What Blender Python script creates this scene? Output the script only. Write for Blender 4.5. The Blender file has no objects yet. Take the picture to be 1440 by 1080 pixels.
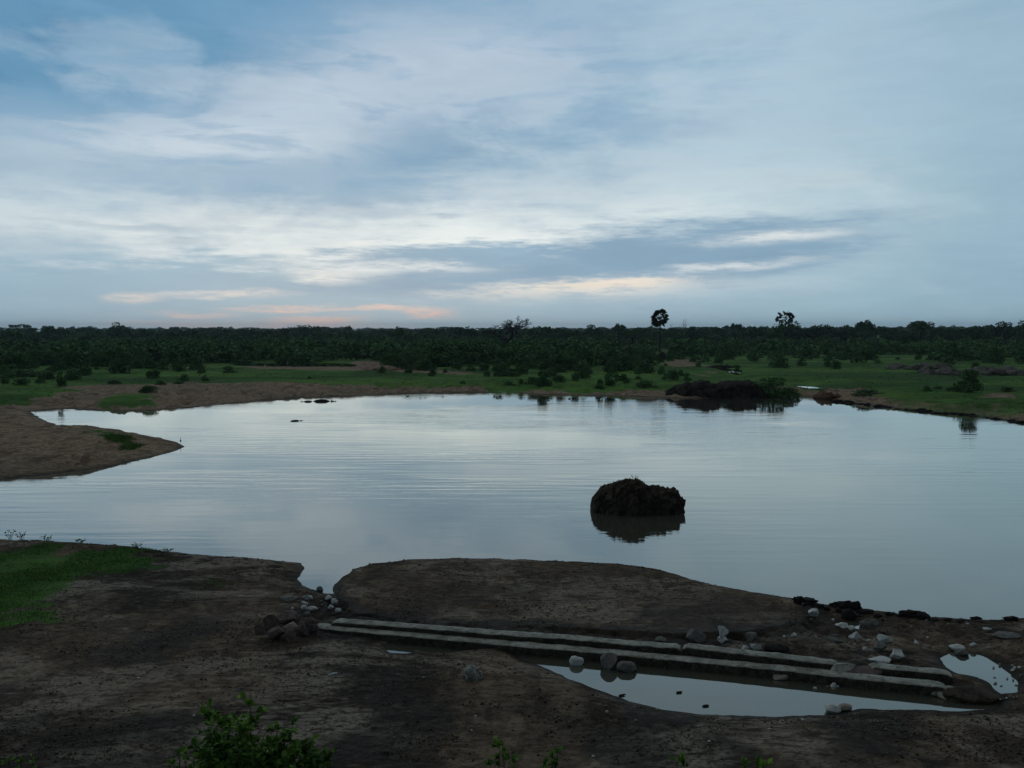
import bpy, bmesh, math, random
import numpy as np
from mathutils import Vector, noise as mnoise
R = math.radians
scene = bpy.context.scene
COL = scene.collection

# ------------------------------------------------------------------ camera
F = 1247.0; PITCH = math.atan(75 / F); CAMZ = 9.0
cd = bpy.data.cameras.new('camera'); cam = bpy.data.objects.new('camera', cd); COL.objects.link(cam)
cam.location = (0, 0, CAMZ); cam.rotation_euler = (math.pi / 2 - PITCH, 0, 0)
cd.sensor_width = 36; cd.lens = F / 1440 * 36; cd.clip_start = 0.1; cd.clip_end = 20000
scene.camera = cam
scene.view_settings.view_transform = 'Standard'
scene.view_settings.look = 'None'
scene.view_settings.exposure = 0.0
scene.view_settings.gamma = 1
SUN_EL, SUN_AZ = 4.0, -12.0          # degrees; azimuth from +Y, negative = left

# ------------------------------------------------------------------ node helpers
def srgb(r, g, b, k=1.0):
    f = lambda c: (c / 12.92 if c <= .04045 else ((c + .055) / 1.055) ** 2.4)
    return (f(r / 255) * k, f(g / 255) * k, f(b / 255) * k, 1)

class S:
    """a node socket with arithmetic"""
    def __init__(s, t, o): s.t = t; s.o = o
    def _m(s, op, b=None, c=None):
        n = s.t.nodes.new('ShaderNodeMath'); n.operation = op
        s.t.links.new(s.o, n.inputs[0])
        for i, v in ((1, b), (2, c)):
            if v is None: continue
            if isinstance(v, S): s.t.links.new(v.o, n.inputs[i])
            else: n.inputs[i].default_value = v
        return S(s.t, n.outputs[0])
    def __add__(s, b): return s._m('ADD', b)
    def __sub__(s, b): return s._m('SUBTRACT', b)
    def __mul__(s, b): return s._m('MULTIPLY', b)
    def __truediv__(s, b): return s._m('DIVIDE', b)
    def clamp(s): return s._m('MAXIMUM', 0.0)._m('MINIMUM', 1.0)
    def step(s, a, b):
        n = s.t.nodes.new('ShaderNodeMapRange'); n.interpolation_type = 'SMOOTHSTEP'
        s.t.links.new(s.o, n.inputs['Value'])
        n.inputs['From Min'].default_value = a; n.inputs['From Max'].default_value = b
        return S(s.t, n.outputs['Result'])

def lnk(t, v, inp):
    if isinstance(v, S): t.links.new(v.o, inp)
    elif hasattr(v, 'is_output'): t.links.new(v, inp)
    else: inp.default_value = v
def mix(t, f, a, b, mode='MIX'):
    n = t.nodes.new('ShaderNodeMix'); n.data_type = 'RGBA'; n.blend_type = mode
    lnk(t, f, n.inputs[0]); lnk(t, a, n.inputs[6]); lnk(t, b, n.inputs[7])
    return n.outputs[2]
def noise(t, vec, scale, detail=4, rough=.55, dist=0):
    n = t.nodes.new('ShaderNodeTexNoise'); lnk(t, vec, n.inputs['Vector'])
    n.inputs['Scale'].default_value = scale; n.inputs['Detail'].default_value = detail
    n.inputs['Roughness'].default_value = rough; n.inputs['Distortion'].default_value = dist
    return S(t, n.outputs[0])
def vmul(t, vec, s):
    n = t.nodes.new('ShaderNodeVectorMath'); n.operation = 'MULTIPLY'
    t.links.new(vec, n.inputs[0]); n.inputs[1].default_value = s; return n.outputs[0]
def ramp(t, f, stops):
    n = t.nodes.new('ShaderNodeValToRGB'); lnk(t, f, n.inputs[0]); e = n.color_ramp.elements
    while len(e) < len(stops): e.new(.5)
    for i, (p, c) in enumerate(stops): e[i].position = p; e[i].color = c
    return n.outputs[0]

# ------------------------------------------------------------------ world: dusk sky with soft cloud layers
def px_dir(x, y):
    cp, sp = math.cos(PITCH), math.sin(PITCH)
    d = Vector((x - 720, cp * F + (540 - y) * sp, -sp * F + (540 - y) * cp)); return d.normalized()
def px_azel(x, y):
    d = px_dir(x, y); return math.degrees(math.atan2(d.x, d.y)), math.degrees(math.asin(d.z))

w = bpy.data.worlds.new('World'); scene.world = w; w.use_nodes = True
t = w.node_tree; t.nodes.clear()
tc = t.nodes.new('ShaderNodeTexCoord').outputs['Generated']
sep = t.nodes.new('ShaderNodeSeparateXYZ'); t.links.new(tc, sep.inputs[0])
X, Y, Z = (S(t, sep.outputs[i]) for i in range(3))
AZ = X._m('ARCTAN2', Y) * (180 / math.pi)
EL = Z._m('ARCSINE') * (180 / math.pi)
# warps taken from the 3-D direction, flattened so that the clouds run in level streaks
n1 = noise(t, vmul(t, tc, (3.2, 3.2, 9.0)), 1.0, 3, .5)
n2 = noise(t, vmul(t, tc, (11, 11, 34)), 1.0, 6, .6)
n3 = noise(t, vmul(t, tc, (5, 5, 26)), 1.3, 7, .62, .4)
n4 = noise(t, vmul(t, tc, (7, 7, 17)), 1.0, 8, .6, .25)
n5 = noise(t, vmul(t, tc, (16, 16, 120)), 1.0, 6, .66)
azw = AZ + (n1 - .5) * 7 + (n2 - .5) * 5.5
elw = EL + (n1 - .5) * 1.6 + (n2 - .5) * 1.7
elt = EL + (n2 - .5) * 1.1 + (n5 - .5) * .7
n6 = noise(t, vmul(t, tc, (22, 22, 150)), 1.0, 5, .7)
brk = n6.step(.38, .54)
def wisp(x, y, rx, ry, amt=1.0, tilt=0.0, c=.25):
    return blob(x, y, rx, ry, .95, amt, tilt, elt) * (brk * (1 - c) + c)
def blob(x, y, rx, ry, soft, amt=1.0, tilt=0.0, el=None):
    cx, cy = px_azel(x, y); k = 1 / 21.76
    dx = (azw - cx) / (rx * k)
    dy = ((el or elw) - cy - 0.0)
    if tilt: dy = dy - (azw - cx) * tilt
    dy = dy / (ry * k)
    r = (dx * dx + dy * dy)._m('SQRT') + (n5 - .5) * (1.5 if el else .5) + (n4 - .5) * (.5 if el else 1.1)
    return r.step(1 + soft, max(0.0, 1 - soft)) * amt
c = ramp(t, (EL / 90).clamp(), [(0, srgb(166, 198, 212)), (.03, srgb(168, 196, 211)), (.09, srgb(178, 204, 216)),
        (.15, srgb(175, 201, 219)), (.24, srgb(166, 193, 213)), (.42, srgb(158, 168, 173)), (1, srgb(126, 126, 124))])
def lay(col, m):
    global c; c = mix(t, m, c, col)
lay(srgb(142, 175, 196), AZ.step(8, 34) * .7 * EL.step(48, 24))
lay(srgb(193, 210, 222), blob(720, 190, 420, 190, .9, .65))
lay(srgb(228, 235, 237, 1.0), blob(430, 320, 560, 105, .75, .95))
lay(srgb(238, 242, 240, 1.06), blob(560, 335, 330, 50, .8, .8))
lay(srgb(96, 147, 183), blob(150, 60, 600, 175, .6, .95, -.06))
lay(srgb(124, 163, 193), n4.step(.47, .62) * blob(190, 90, 420, 120, .7, .55))
lay(srgb(88, 136, 174), noise(t, vmul(t, tc, (13, 13, 30)), 1.0, 7, .62).step(.5, .66) * blob(210, 80, 420, 110, .7, .5))
lay(srgb(112, 155, 190), blob(560, 20, 330, 70, .7, .6))
lay(srgb(178, 198, 215), blob(60, 200, 260, 45, .8, .55))
lay(srgb(206, 218, 229), blob(300, 205, 190, 34, .8, .9, .1))
lay(srgb(200, 213, 227), blob(440, 140, 150, 38, .8, .8, .1))
lay(srgb(205, 215, 228), blob(640, 90, 170, 60, .9, .7))
lay(srgb(156, 184, 206), blob(360, 250, 230, 26, .55, .8, el=elt))
lay(srgb(160, 186, 205), blob(60, 352, 150, 22, .7, .6, el=elt))
lay(srgb(172, 190, 203), blob(210, 318, 80, 5, .7, .6, el=elt))
lay(srgb(185, 198, 208), blob(270, 339, 25, 4, .7, .6, el=elt))
lay(srgb(190, 205, 216), blob(520, 297, 60, 6, .7, .6, el=elt))
lay(srgb(172, 191, 206), blob(625, 303, 22, 4, .7, .6, el=elt))
lay(srgb(150, 178, 203), blob(875, 180, 110, 11, .8, .65, -.09))
# mottled high cloud, strongest to the upper left
lay(srgb(206, 218, 230), n4.step(.48, .66) * blob(500, 170, 400, 110, .8, .6))
lay(srgb(112, 155, 189), n3.step(.46, .62) * blob(280, 100, 640, 140, .8, .55))
lay(srgb(168, 190, 210), n4.step(.50, .64) * blob(640, 110, 330, 110, .8, .5))
# low bank along the horizon, broken by bright gaps
lay(srgb(156, 187, 206), blob(300, 414, 600, 46, .4, .95, el=elt))
lay(srgb(147, 178, 200), blob(640, 360, 150, 19, .4, 1.0, el=elt))
lay(srgb(146, 177, 200), blob(800, 385, 360, 30, .45, 1.0, .05, el=elt))
lay(srgb(138, 169, 193), blob(985, 350, 225, 38, .5, 1.0, .06, el=elt))
lay(srgb(163, 193, 209), blob(700, 447, 900, 24, .7, .8, el=elt))
lay(srgb(226, 231, 233), wisp(1095, 334, 82, 8, 1, .02, .5))
lay(srgb(222, 228, 231), wisp(1035, 374, 85, 5, .9, .05, .4))
lay(srgb(208, 216, 221), wisp(830, 408, 170, 13, .8, .04, .4))
lay(srgb(236, 233, 226), wisp(800, 405, 130, 9, 1, .04, .35))
lay(srgb(246, 233, 219), wisp(850, 399, 85, 5, 1, .04, .5))
lay(srgb(240, 241, 238), wisp(475, 388, 42, 8, 1, 0, .5))
lay(srgb(230, 235, 237), wisp(545, 376, 110, 7, .9, 0, .3))
lay(srgb(222, 217, 214), wisp(205, 420, 28, 6, .9, 0, .4))
lay(srgb(220, 219, 219), wisp(280, 413, 40, 5, .9, 0, .3))
lay(srgb(222, 220, 219), wisp(365, 413, 50, 5, .9, 0, .3))
lay(srgb(232, 208, 200), wisp(405, 436, 48, 3.5, .9, 0, .3))
lay(srgb(240, 212, 200), wisp(535, 434, 66, 3.5, .85, 0, .35))
lay(srgb(243, 206, 193), wisp(590, 441, 38, 4.5, .85, -.05, .5))
lay(srgb(232, 202, 194), wisp(435, 452, 45, 5, .8, 0, .35))
lay(srgb(222, 205, 203), wisp(282, 444, 40, 4, .8, 0, .3))
lay(srgb(204, 198, 203), wisp(340, 459, 140, 5, .8, 0, .4))
# fine streak texture everywhere
c = mix(t, 1.0, c, ramp(t, n3, [(.25, (.90, .93, .945, 1)), (.75, (1.07, 1.085, 1.065, 1))]), 'MULTIPLY')
# dusk: the vault darkens overhead and behind the viewer, away from the set sun
sx, sy = math.sin(R(SUN_AZ)), math.cos(R(SUN_AZ))
toward = (X * sx + Y * sy)
dim = toward.step(-.75, .62) * .79 + .21
dn = t.nodes.new('ShaderNodeCombineColor')
for i in range(3): t.links.new(dim.o, dn.inputs[i])
c = mix(t, 1.0, c, dn.outputs[0], 'MULTIPLY')
c = mix(t, 1.0, c, (10, 10, 10, 1), 'MULTIPLY')          # cloud radiance in the sky texture's own units
sky = t.nodes.new('ShaderNodeTexSky'); sky.sky_type = 'NISHITA'; sky.sun_disc = False
sky.sun_elevation = R(SUN_EL); sky.sun_rotation = R(SUN_AZ)
mx = mix(t, 0.98, sky.outputs[0], c)
bg = t.nodes.new('ShaderNodeBackground'); t.links.new(mx, bg.inputs[0]); bg.inputs[1].default_value = 0.1
wo = t.nodes.new('ShaderNodeOutputWorld'); t.links.new(bg.outputs[0], wo.inputs[0])

# ------------------------------------------------------------------ sun behind the cloud bank
sl = bpy.data.lights.new('sun', 'SUN'); sl.energy = 0.10; sl.angle = R(100); sl.color = (1, .88, .76)
so = bpy.data.objects.new('sun', sl); COL.objects.link(so)
sd = Vector((math.sin(R(SUN_AZ)) * math.cos(R(SUN_EL)), math.cos(R(SUN_AZ)) * math.cos(R(SUN_EL)), math.sin(R(SUN_EL))))
so.rotation_euler = sd.to_track_quat('Z', 'Y').to_euler(); so.location = (0, 0, 40)

# ------------------------------------------------------------------ mesh helpers
def tag(o, label=None, cat=None, group=None, kind=None):
    if label: o['label'] = label
    if cat: o['category'] = cat
    if group: o['group'] = group
    if kind: o['kind'] = kind
    return o
def link(name, data, parent=None, loc=None, rz=0, sc=None):
    o = bpy.data.objects.new(name, data); COL.objects.link(o)
    if parent: o.parent = parent
    if loc is not None: o.location = loc
    if rz: o.rotation_euler.z = rz
    if sc is not None: o.scale = sc
    return o
def mesh_np(name, verts, loops, k, mat, smooth=False, tint=None):
    """verts (n,3); loops flat vertex indices of faces with k corners each"""
    me = bpy.data.meshes.new(name); verts = np.asarray(verts, np.float32); loops = np.asarray(loops, np.int32).ravel()
    nf = len(loops) // k
    me.vertices.add(len(verts)); me.vertices.foreach_set('co', verts.ravel())
    me.loops.add(len(loops)); me.loops.foreach_set('vertex_index', loops)
    me.polygons.add(nf); me.polygons.foreach_set('loop_start', np.arange(nf, dtype=np.int32) * k)
    if smooth: me.polygons.foreach_set('use_smooth', np.ones(nf, bool))
    if tint is not None:
        a = me.attributes.new('tint', 'FLOAT', 'FACE'); a.data.foreach_set('value', np.asarray(tint, np.float32))
    me.update(calc_edges=True); me.validate()
    if mat: me.materials.append(mat)
    return me
def tube(pts, rad, n=8, sq=1.0):
    """tapered tube along pts as (verts, quads); sq squashes the section vertically"""
    pts = [Vector(p) for p in pts]; V = []; Q = []
    up = Vector((0, 0, 1))
    for i, p in enumerate(pts):
        d = (pts[min(i + 1, len(pts) - 1)] - pts[max(i - 1, 0)]).normalized()
        a = d.cross(up if abs(d.z) < .95 else Vector((1, 0, 0))).normalized(); b = a.cross(d).normalized()
        for j in range(n):
            th = 2 * math.pi * j / n
            V.append(p + a * (rad[i] * math.cos(th)) + b * (rad[i] * sq * math.sin(th)))
    for i in range(len(pts) - 1):
        for j in range(n):
            j2 = (j + 1) % n; Q.append((i * n + j, i * n + j2, (i + 1) * n + j2, (i + 1) * n + j))
    # end caps: collapse into fan of quads
    for base, rev in ((0, True), ((len(pts) - 1) * n, False)):
        for j in range(1, n - 2, 2):
            q = (base, base + j, base + j + 1, base + j + 2); Q.append(q[::-1] if rev else q)
    return [tuple(v) for v in V], Q
def join_soup(parts):
    V = []; Q = []
    for v, q in parts:
        o = len(V); V += v; Q += [tuple(i + o for i in f) for f in q]
    return V, Q
def quads_mesh(name, V, Q, mat, smooth=True):
    return mesh_np(name, np.array(V), np.array(Q), 4, mat, smooth)

# numpy value noise
def vn(x, y, seed=0):
    xi = np.floor(x).astype(np.int64); yi = np.floor(y).astype(np.int64); fx = x - xi; fy = y - yi
    fx = fx * fx * fx * (fx * (fx * 6 - 15) + 10); fy = fy * fy * fy * (fy * (fy * 6 - 15) + 10)
    def h(a, b):
        v = (a * 374761393 + b * 668265263 + seed * 974634777) & 0xffffffff
        v = ((v ^ (v >> 13)) * 1274126177) & 0xffffffff
        return ((v ^ (v >> 16)) & 0xffff) / 65535.0
    a = h(xi, yi); b = h(xi + 1, yi); c_ = h(xi, yi + 1); d = h(xi + 1, yi + 1)
    return (a + (b - a) * fx) * (1 - fy) + (c_ + (d - c_) * fx) * fy
def fbm(x, y, sc, oc=4, seed=0, g=.5):
    s = 0; a = 1; n = 0
    for i in range(oc):
        s = s + a * (vn(x * sc + 17.3 * i, y * sc - 9.1 * i, seed + i) - .5); n += a; a *= g; sc *= 2.03
    return s / n * 2          # about -1..1
def sst(v, a, b):
    q = np.clip((v - a) / (b - a), 0, 1); return q * q * (3 - 2 * q)

# ------------------------------------------------------------------ picking points on the ground
def pix(x, y, z=0.0):
    d = px_dir(x, y); k = (z - CAMZ) / d.z; return (d.x * k, d.y * k)
def poly(pts, z=0.0): return np.array([pix(x, y, z) for x, y in pts])
def sdist(px_, py_, P, closed=True):
    """signed distance, positive outside"""
    d2 = np.full(px_.shape, 1e18); ins = np.zeros(px_.shape, bool); n = len(P)
    for i in range(n if closed else n - 1):
        ax, ay = P[i]; bx, by = P[(i + 1) % n]; ex, ey = bx - ax, by - ay
        k = np.clip(((px_ - ax) * ex + (py_ - ay) * ey) / (ex * ex + ey * ey + 1e-12), 0, 1)
        d2 = np.minimum(d2, (px_ - ax - k * ex) ** 2 + (py_ - ay - k * ey) ** 2)
        if closed and ay != by:
            c_ = ((ay > py_) != (by > py_)) & (px_ < (bx - ax) * (py_ - ay) / (by - ay) + ax); ins ^= c_
    d = np.sqrt(d2)
    return np.where(ins, -d, d) if closed else d

POND = poly([(42, 579), (80, 575), (130, 577), (200, 578), (260, 574), (330, 567), (400, 561), (480, 557), (560, 554), (640, 552),
    (700, 551), (760, 555), (830, 556), (900, 558), (960, 561), (1000, 560), (1060, 559), (1130, 557), (1160, 559), (1180, 565),
    (1250, 573), (1300, 579), (1360, 583), (1400, 589), (1440, 595), (1650, 640), (2400, 800), (2300, 1000), (1800, 900),
    (1440, 870), (1380, 870), (1300, 868), (1250, 862), (1210, 857), (1150, 848), (1100, 845), (1050, 837), (980, 823),
    (940, 811), (900, 803), (830, 797), (740, 793), (640, 791), (560, 795), (515, 800), (490, 808), (474, 820), (468, 835),
    (455, 836), (440, 830), (425, 823), (419, 812), (428, 797), (426, 791), (380, 787), (300, 782), (240, 776), (190, 769),
    (130, 765), (60, 761), (0, 759), (-300, 745), (-1100, 735), (-1100, 712), (-300, 690), (0, 675), (50, 669), (120, 661), (160, 656),
    (200, 646), (240, 636), (261, 628), (245, 620), (200, 611), (160, 604), (110, 604), (80, 598), (60, 589)])
PUD = poly([(722, 920), (760, 918), (900, 928), (1000, 937), (1100, 948), (1200, 959), (1290, 967), (1345, 974), (1380, 977), (1410, 984), (1400, 996),
    (1345, 1000), (1270, 998), (1205, 997), (1180, 1004), (1100, 1008), (1000, 1004), (930, 999), (880, 985), (838, 968),
    (796, 950), (748, 934)])
PUD2 = poly([(1322, 925), (1345, 917), (1380, 922), (1405, 935), (1420, 948), (1430, 960), (1428, 972), (1408, 975), (1394, 963), (1372, 952), (1345, 947), (1330, 938)])
PUD3 = [poly(p) for p in ([(548, 908), (562, 904), (578, 909), (574, 916), (554, 915)], [(566, 898), (590, 899), (614, 908), (606, 915), (586, 911)],
                          [(618, 906), (655, 906), (660, 910), (640, 914), (622, 915)],
                          [(1182, 876), (1205, 873), (1226, 879), (1216, 885), (1196, 883)])]
FOOTL = poly([(470, 840), (480, 862), (500, 869), (560, 873), (640, 877), (700, 882), (800, 888), (880, 893), (960, 899), (1040, 897), (1105, 886), (1140, 872), (1150, 846)], .15)
BERM = np.vstack([poly([(474, 820), (490, 808), (515, 800), (560, 795), (640, 790), (740, 788), (830, 790), (900, 797), (980, 816), (1050, 830), (1100, 838), (1150, 843)][::-1], 0), FOOTL[::1]])
LOW = poly([(430, 840), (480, 846), (1150, 850), (1320, 880), (1440, 920), (1430, 990), (1300, 965), (1000, 938), (700, 905), (560, 905), (440, 890)], .15)
SPITG = poly([(105, 602), (150, 603), (185, 612), (195, 624), (170, 628), (135, 615)], .7)
GRASS1 = poly([(-700, 735), (0, 759), (60, 762), (130, 766), (200, 770), (250, 777), (235, 795), (170, 806), (105, 832), (80, 862), (20, 884), (-200, 905), (-700, 900)], .35)
GRASS1B = poly([(270, 815), (300, 808), (340, 817), (330, 826), (290, 826)], .35)
GZ = 1.15
MEADOW = poly([(-2500, 580), (0, 570), (60, 568), (95, 556), (130, 548), (200, 546), (270, 543), (400, 544), (480, 546), (560, 545), (640, 546), (700, 546),
    (760, 548), (860, 549), (930, 551), (1000, 550), (1100, 549), (1170, 556), (1240, 566), (1330, 578), (1440, 591), (3000, 700), (3000, 469), (-2500, 469)], .5)
MG2 = poly([(125, 561), (170, 553), (215, 556), (220, 564), (150, 566)], .9)
BAREF = [poly(p, GZ) for p in ([(330, 516), (480, 514), (505, 507), (530, 507), (550, 514), (600, 519), (700, 526), (640, 527), (540, 522), (420, 520)],
         [(10, 545), (25, 543), (32, 547), (15, 549)], [(860, 495), (900, 492), (935, 500), (900, 504)], [(925, 504), (985, 506), (1000, 514), (950, 516)],
         [(1380, 552), (1425, 550), (1445, 560), (1400, 566)], [(975, 525), (1000, 523), (1010, 529), (985, 530)], [(1140, 545), (1170, 542), (1240, 548), (1250, 556), (1150, 556)],
         [(700, 544), (760, 541), (800, 545), (740, 548)])]
FPOOL = [('far_pool', [(318, 514), (340, 511), (430, 510), (485, 511), (502, 513), (498, 516), (470, 516), (380, 516)]),
         ('stream', [(998, 515), (1015, 517), (1038, 521), (1040, 525), (1028, 524), (1012, 520)]),
         ('stream', [(1002, 529), (1030, 528.5), (1034, 531), (1005, 532)]),
         ('stream', [(1107, 541), (1125, 540), (1146, 544.5), (1163, 547), (1150, 548), (1128, 544.5)]),
         ('stream', [(1160, 540.2), (1162, 540), (1162.5, 540.5), (1160.4, 540.6)])][:4]
FPZ = [GZ - .12, GZ - .12, .6, .35]
FPOLY = [(n, poly(p, zq), zq) for (n, p), zq in zip(FPOOL, FPZ)]

KERB_F = poly([(440, 878), (480, 883), (560, 890), (700, 903), (800, 911), (900, 920), (1020, 931), (1120, 941), (1210, 951), (1330, 963)], .24)
KERB_R = poly([(470, 871), (600, 881), (700, 889), (800, 896), (957, 907), (1100, 922), (1178, 931), (1338, 946)], .38)
def gfar(d): return GZ + 5.0 * sst(d, 350, 2600)
def terrain(x, y, detail=True):
    d = np.hypot(x, y)
    wob = fbm(x, y, .55, 4, 3) * .22 * sst(d, 10, 30) + fbm(x, y, 2.3, 3, 31) * .05
    far = sst(y, 88, 100); mid = sst(y, 48, 60) * (1 - far); near = 1 - far - mid
    right = sst(x, 25, 45) * far
    A = near * .40 + mid * .95 + far * (gfar(d)) ; L = near * 1.0 + mid * 4.0 + (far - right) * 8.0 + right * 5.0
    dp = sdist(x, y, POND) + wob * (1 + far * 2.5)
    land = A * (1 - np.exp(-np.maximum(dp, 0) / L))
    # gullies and humps of the sandy banks
    amp = near * .12 + mid * .20 + far * .22
    bumps = fbm(x, y, .33, 5, 7) * amp + fbm(x, y, 1.7, 4, 8) * (near * .075 + mid * .12 + far * .03) + mid * .3 * np.abs(fbm(x, y, .4, 4, 81))
    bumps = bumps + far * (.2 - .9 * np.abs(fbm(x * 1.2 + y * .5, y * .3, .35, 4, 12, .6))) * sst(dp, .5, 3) * (1 - sst(dp, 9, 20))
    z = land + bumps * sst(dp, 0, 1.4) * (1 - .65 * sst(d, 200, 400))
    nr = y < 50
    # low ground round the kerbs
    dl = sdist(x, y, LOW); lowm = (1 - sst(dl, -.25, .35)) * nr
    z = z * (1 - lowm) + lowm * (.18 + .08 * fbm(x, y, 1.3, 4, 21))
    # berm
    db = -sdist(x, y, BERM) ; df = sdist(x, y, FOOTL, False)
    bz = .17 + (.58 + .1 * fbm(x, y, .5, 3, 5)) * (.8 * sst(df + .22 * fbm(x, y, .9, 4, 6), 0.0, .42) + .2 * sst(df, .3, 1.8)) + .10 * fbm(x, y, 1.1, 5, 9, .6) - .09 * np.abs(fbm(x, y, .8, 4, 19, .6))
    bz = bz * (1 - np.exp(-np.maximum(dp, 0) / .55))
    bm = sst(db, -.05, .12) * nr
    z = z * (1 - bm) + bm * bz
    if detail:
        z = z + sst(dp, .05, .6) * near * (np.minimum(0, fbm(x, y, 3.4, 2, 45) + .25) * .19 - np.abs(fbm(x, y, 1.1, 5, 46, .62)) * .16 + .02 + fbm(x, y, 6.5, 2, 47) * .02 + fbm(x, y, 4.1, 4, 41, .6) * .035 + np.minimum(0, fbm(x, y, 2.2, 3, 43) + .1) * .1)
    for kp, zt_ in ((KERB_F, .24), (KERB_R, .33)):
        q = sdist(x, y, kp, False); z = np.where(nr & (q < 1.2), np.minimum(z, zt_ - .07 + np.maximum(0, q - .3) * .6), z)
    # standing water
    for P, w_, h_ in [(PUD, .75, .145), (PUD2, .75, .14)] + [(p, .5, .085) for p in PUD3]:
        q = sdist(x, y, P) + (.10 * fbm(x, y, 1.2, 3, 77) + .03 * fbm(x, y, 5, 2, 78) if len(P) > 8 else .05 * fbm(x, y, 2.5, 3, 79) - (.15 if P[0][0] < -1.5 else .0))
        cap = np.where(q > 0, h_ * 3 * (1 - np.exp(-q / w_ / 2)), np.maximum(-.25, q * .5))
        z = np.where(nr, np.minimum(z, cap), z)
    z = np.where(dp < 0, np.maximum(-1.5, dp * .35), z)
    for n_, P, zf in FPOLY:
        q = sdist(x, y, P)
        z = np.where((q < 12) & (y > 100), np.minimum(z, zf + np.where(q > 0, q * .12, np.maximum(-.3, q * .15))), z)
        z = np.where((q > 0) & (q < 5) & (dp > 1.2), np.maximum(z, zf + np.minimum(q * .1, .1)), z)
    return z, dp
def gz(x, y):
    z, _ = terrain(np.array([float(x)]), np.array([float(y)])); return float(z[0])
def on(x, y, zero=False):
    """photo point -> point of the ground"""
    z = GZ if y < 545 else .3
    for i in range(7):
        p = pix(x, y, z); z = max(gz(*p), 0.0)
    return Vector((p[0], p[1], z))

# ------------------------------------------------------------------ ground sheet
def build_ground():
    rr = list(np.linspace(.5, 14.5, 26)) + list(np.arange(15, 46, .075)); r = 46.0; s = .075
    while r < 400: rr.append(r); s = min(s * 1.02, r * .0052); r += s
    while r < 7000: rr.append(r); r *= 1.022
    rr = np.array(rr)
    dense = np.radians(np.arange(-40, 40.001, .16)); rest = np.radians(np.arange(46, 315, 6.0))
    aa = np.concatenate([dense, rest]); n, m = len(rr), len(aa)
    x = (rr[:, None] * np.sin(aa)[None, :]).ravel(); y = (rr[:, None] * np.cos(aa)[None, :]).ravel()
    z, dp = terrain(x, y)
    i = np.arange(n - 1)[:, None] * m; j = np.arange(m)[None, :]; j2 = (j + 1) % m
    F_ = np.stack([i + j, i + j2, i + m + j2, i + m + j], -1).reshape(-1, 4)[:, ::-1]
    me = mesh_np('ground', np.stack([x, y, z], -1), F_, 4, None, True)
    # material masks: grass cover, pale sand, dark wet soil plus painted shade along the berm foot
    e = fbm(x, y, .9, 4, 51); d = np.hypot(x, y)
    ef = fbm(x, y, .12, 4, 52)
    g = sst(-sdist(x, y, GRASS1) + e * 2.2, -.5, 1.7) * (.62 + .3 * sst(fbm(x, y, .8, 3, 66), -.2, .3))
    g = np.maximum(g, sst(-sdist(x, y, GRASS1B) + e * .5, -.1, .5) * .7)
    g = np.maximum(g, sst(-sdist(x, y, SPITG) + e * 1.5, -.5, 1.2) * .75)
    g = np.maximum(g, sst(-sdist(x, y, MEADOW) + ef * 6 + e * 1.5, -1.5, 3))
    g = np.maximum(g, sst(-sdist(x, y, MG2) + e * 2, -1, 2) * .8)
    for P in BAREF: g = g * (1 - .85 * sst(-sdist(x, y, P) + ef * 5 + e * 1, -1.5, 2.5))
    g = g * np.where((y > 85) & (x > 25), .45 + .55 * sst(dp + 4 * e, 2, 9), 1)
    sand = sst(y, 48, 60) * .9 + .35 * sst(fbm(x, y, .23, 3, 61), -.1, .5) * (y < 50)
    g = g * (1 - .45 * (y > 100) * sst(fbm(x, y, .06, 5, 58, .6), .15, .45))
    sand = np.maximum(sand, (y < 50) * (1 - sst(-sdist(x, y, BERM), -.1, .2)) * 0 + (y < 50) * sst(-sdist(x, y, BERM), 0, .4) * .22)
    wet = 1 - sst(dp + .25 * e, .05, .55 + .5 * (y > 90))
    for P in [PUD, PUD2] + PUD3: wet = np.maximum(wet, (1 - sst(sdist(x, y, P) + .15 * e, .02, .45)) * (y < 50))
    wet = np.maximum(wet, (1 - sst(sdist(x, y, FOOTL, False) + .35 * e, .3, .75)) * (y < 50))  # painted shade: soft dark band along the berm's foot and steep face
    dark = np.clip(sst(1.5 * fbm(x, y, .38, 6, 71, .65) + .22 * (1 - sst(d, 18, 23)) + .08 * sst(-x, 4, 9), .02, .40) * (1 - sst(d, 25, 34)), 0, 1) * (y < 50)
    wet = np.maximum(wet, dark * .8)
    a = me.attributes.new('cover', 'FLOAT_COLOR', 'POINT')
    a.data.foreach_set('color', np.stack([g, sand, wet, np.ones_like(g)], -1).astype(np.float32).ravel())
    o = link('ground', me); tag(o, kind='structure'); return o

def new_mat(name):
    m = bpy.data.materials.new(name); m.use_nodes = True; tt = m.node_tree
    b = tt.nodes['Principled BSDF']; return m, tt, b
def attr(tt, name):
    n = tt.nodes.new('ShaderNodeAttribute'); n.attribute_name = name; return n
def bump(tt, b, h, strength, dist=.05, prev=None):
    n = tt.nodes.new('ShaderNodeBump'); n.inputs['Strength'].default_value = strength; n.inputs['Distance'].default_value = dist
    lnk(tt, h, n.inputs['Height'])
    if prev: tt.links.new(prev, n.inputs['Normal'])
    tt.links.new(n.outputs[0], b.inputs['Normal']); return n.outputs[0]

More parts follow.
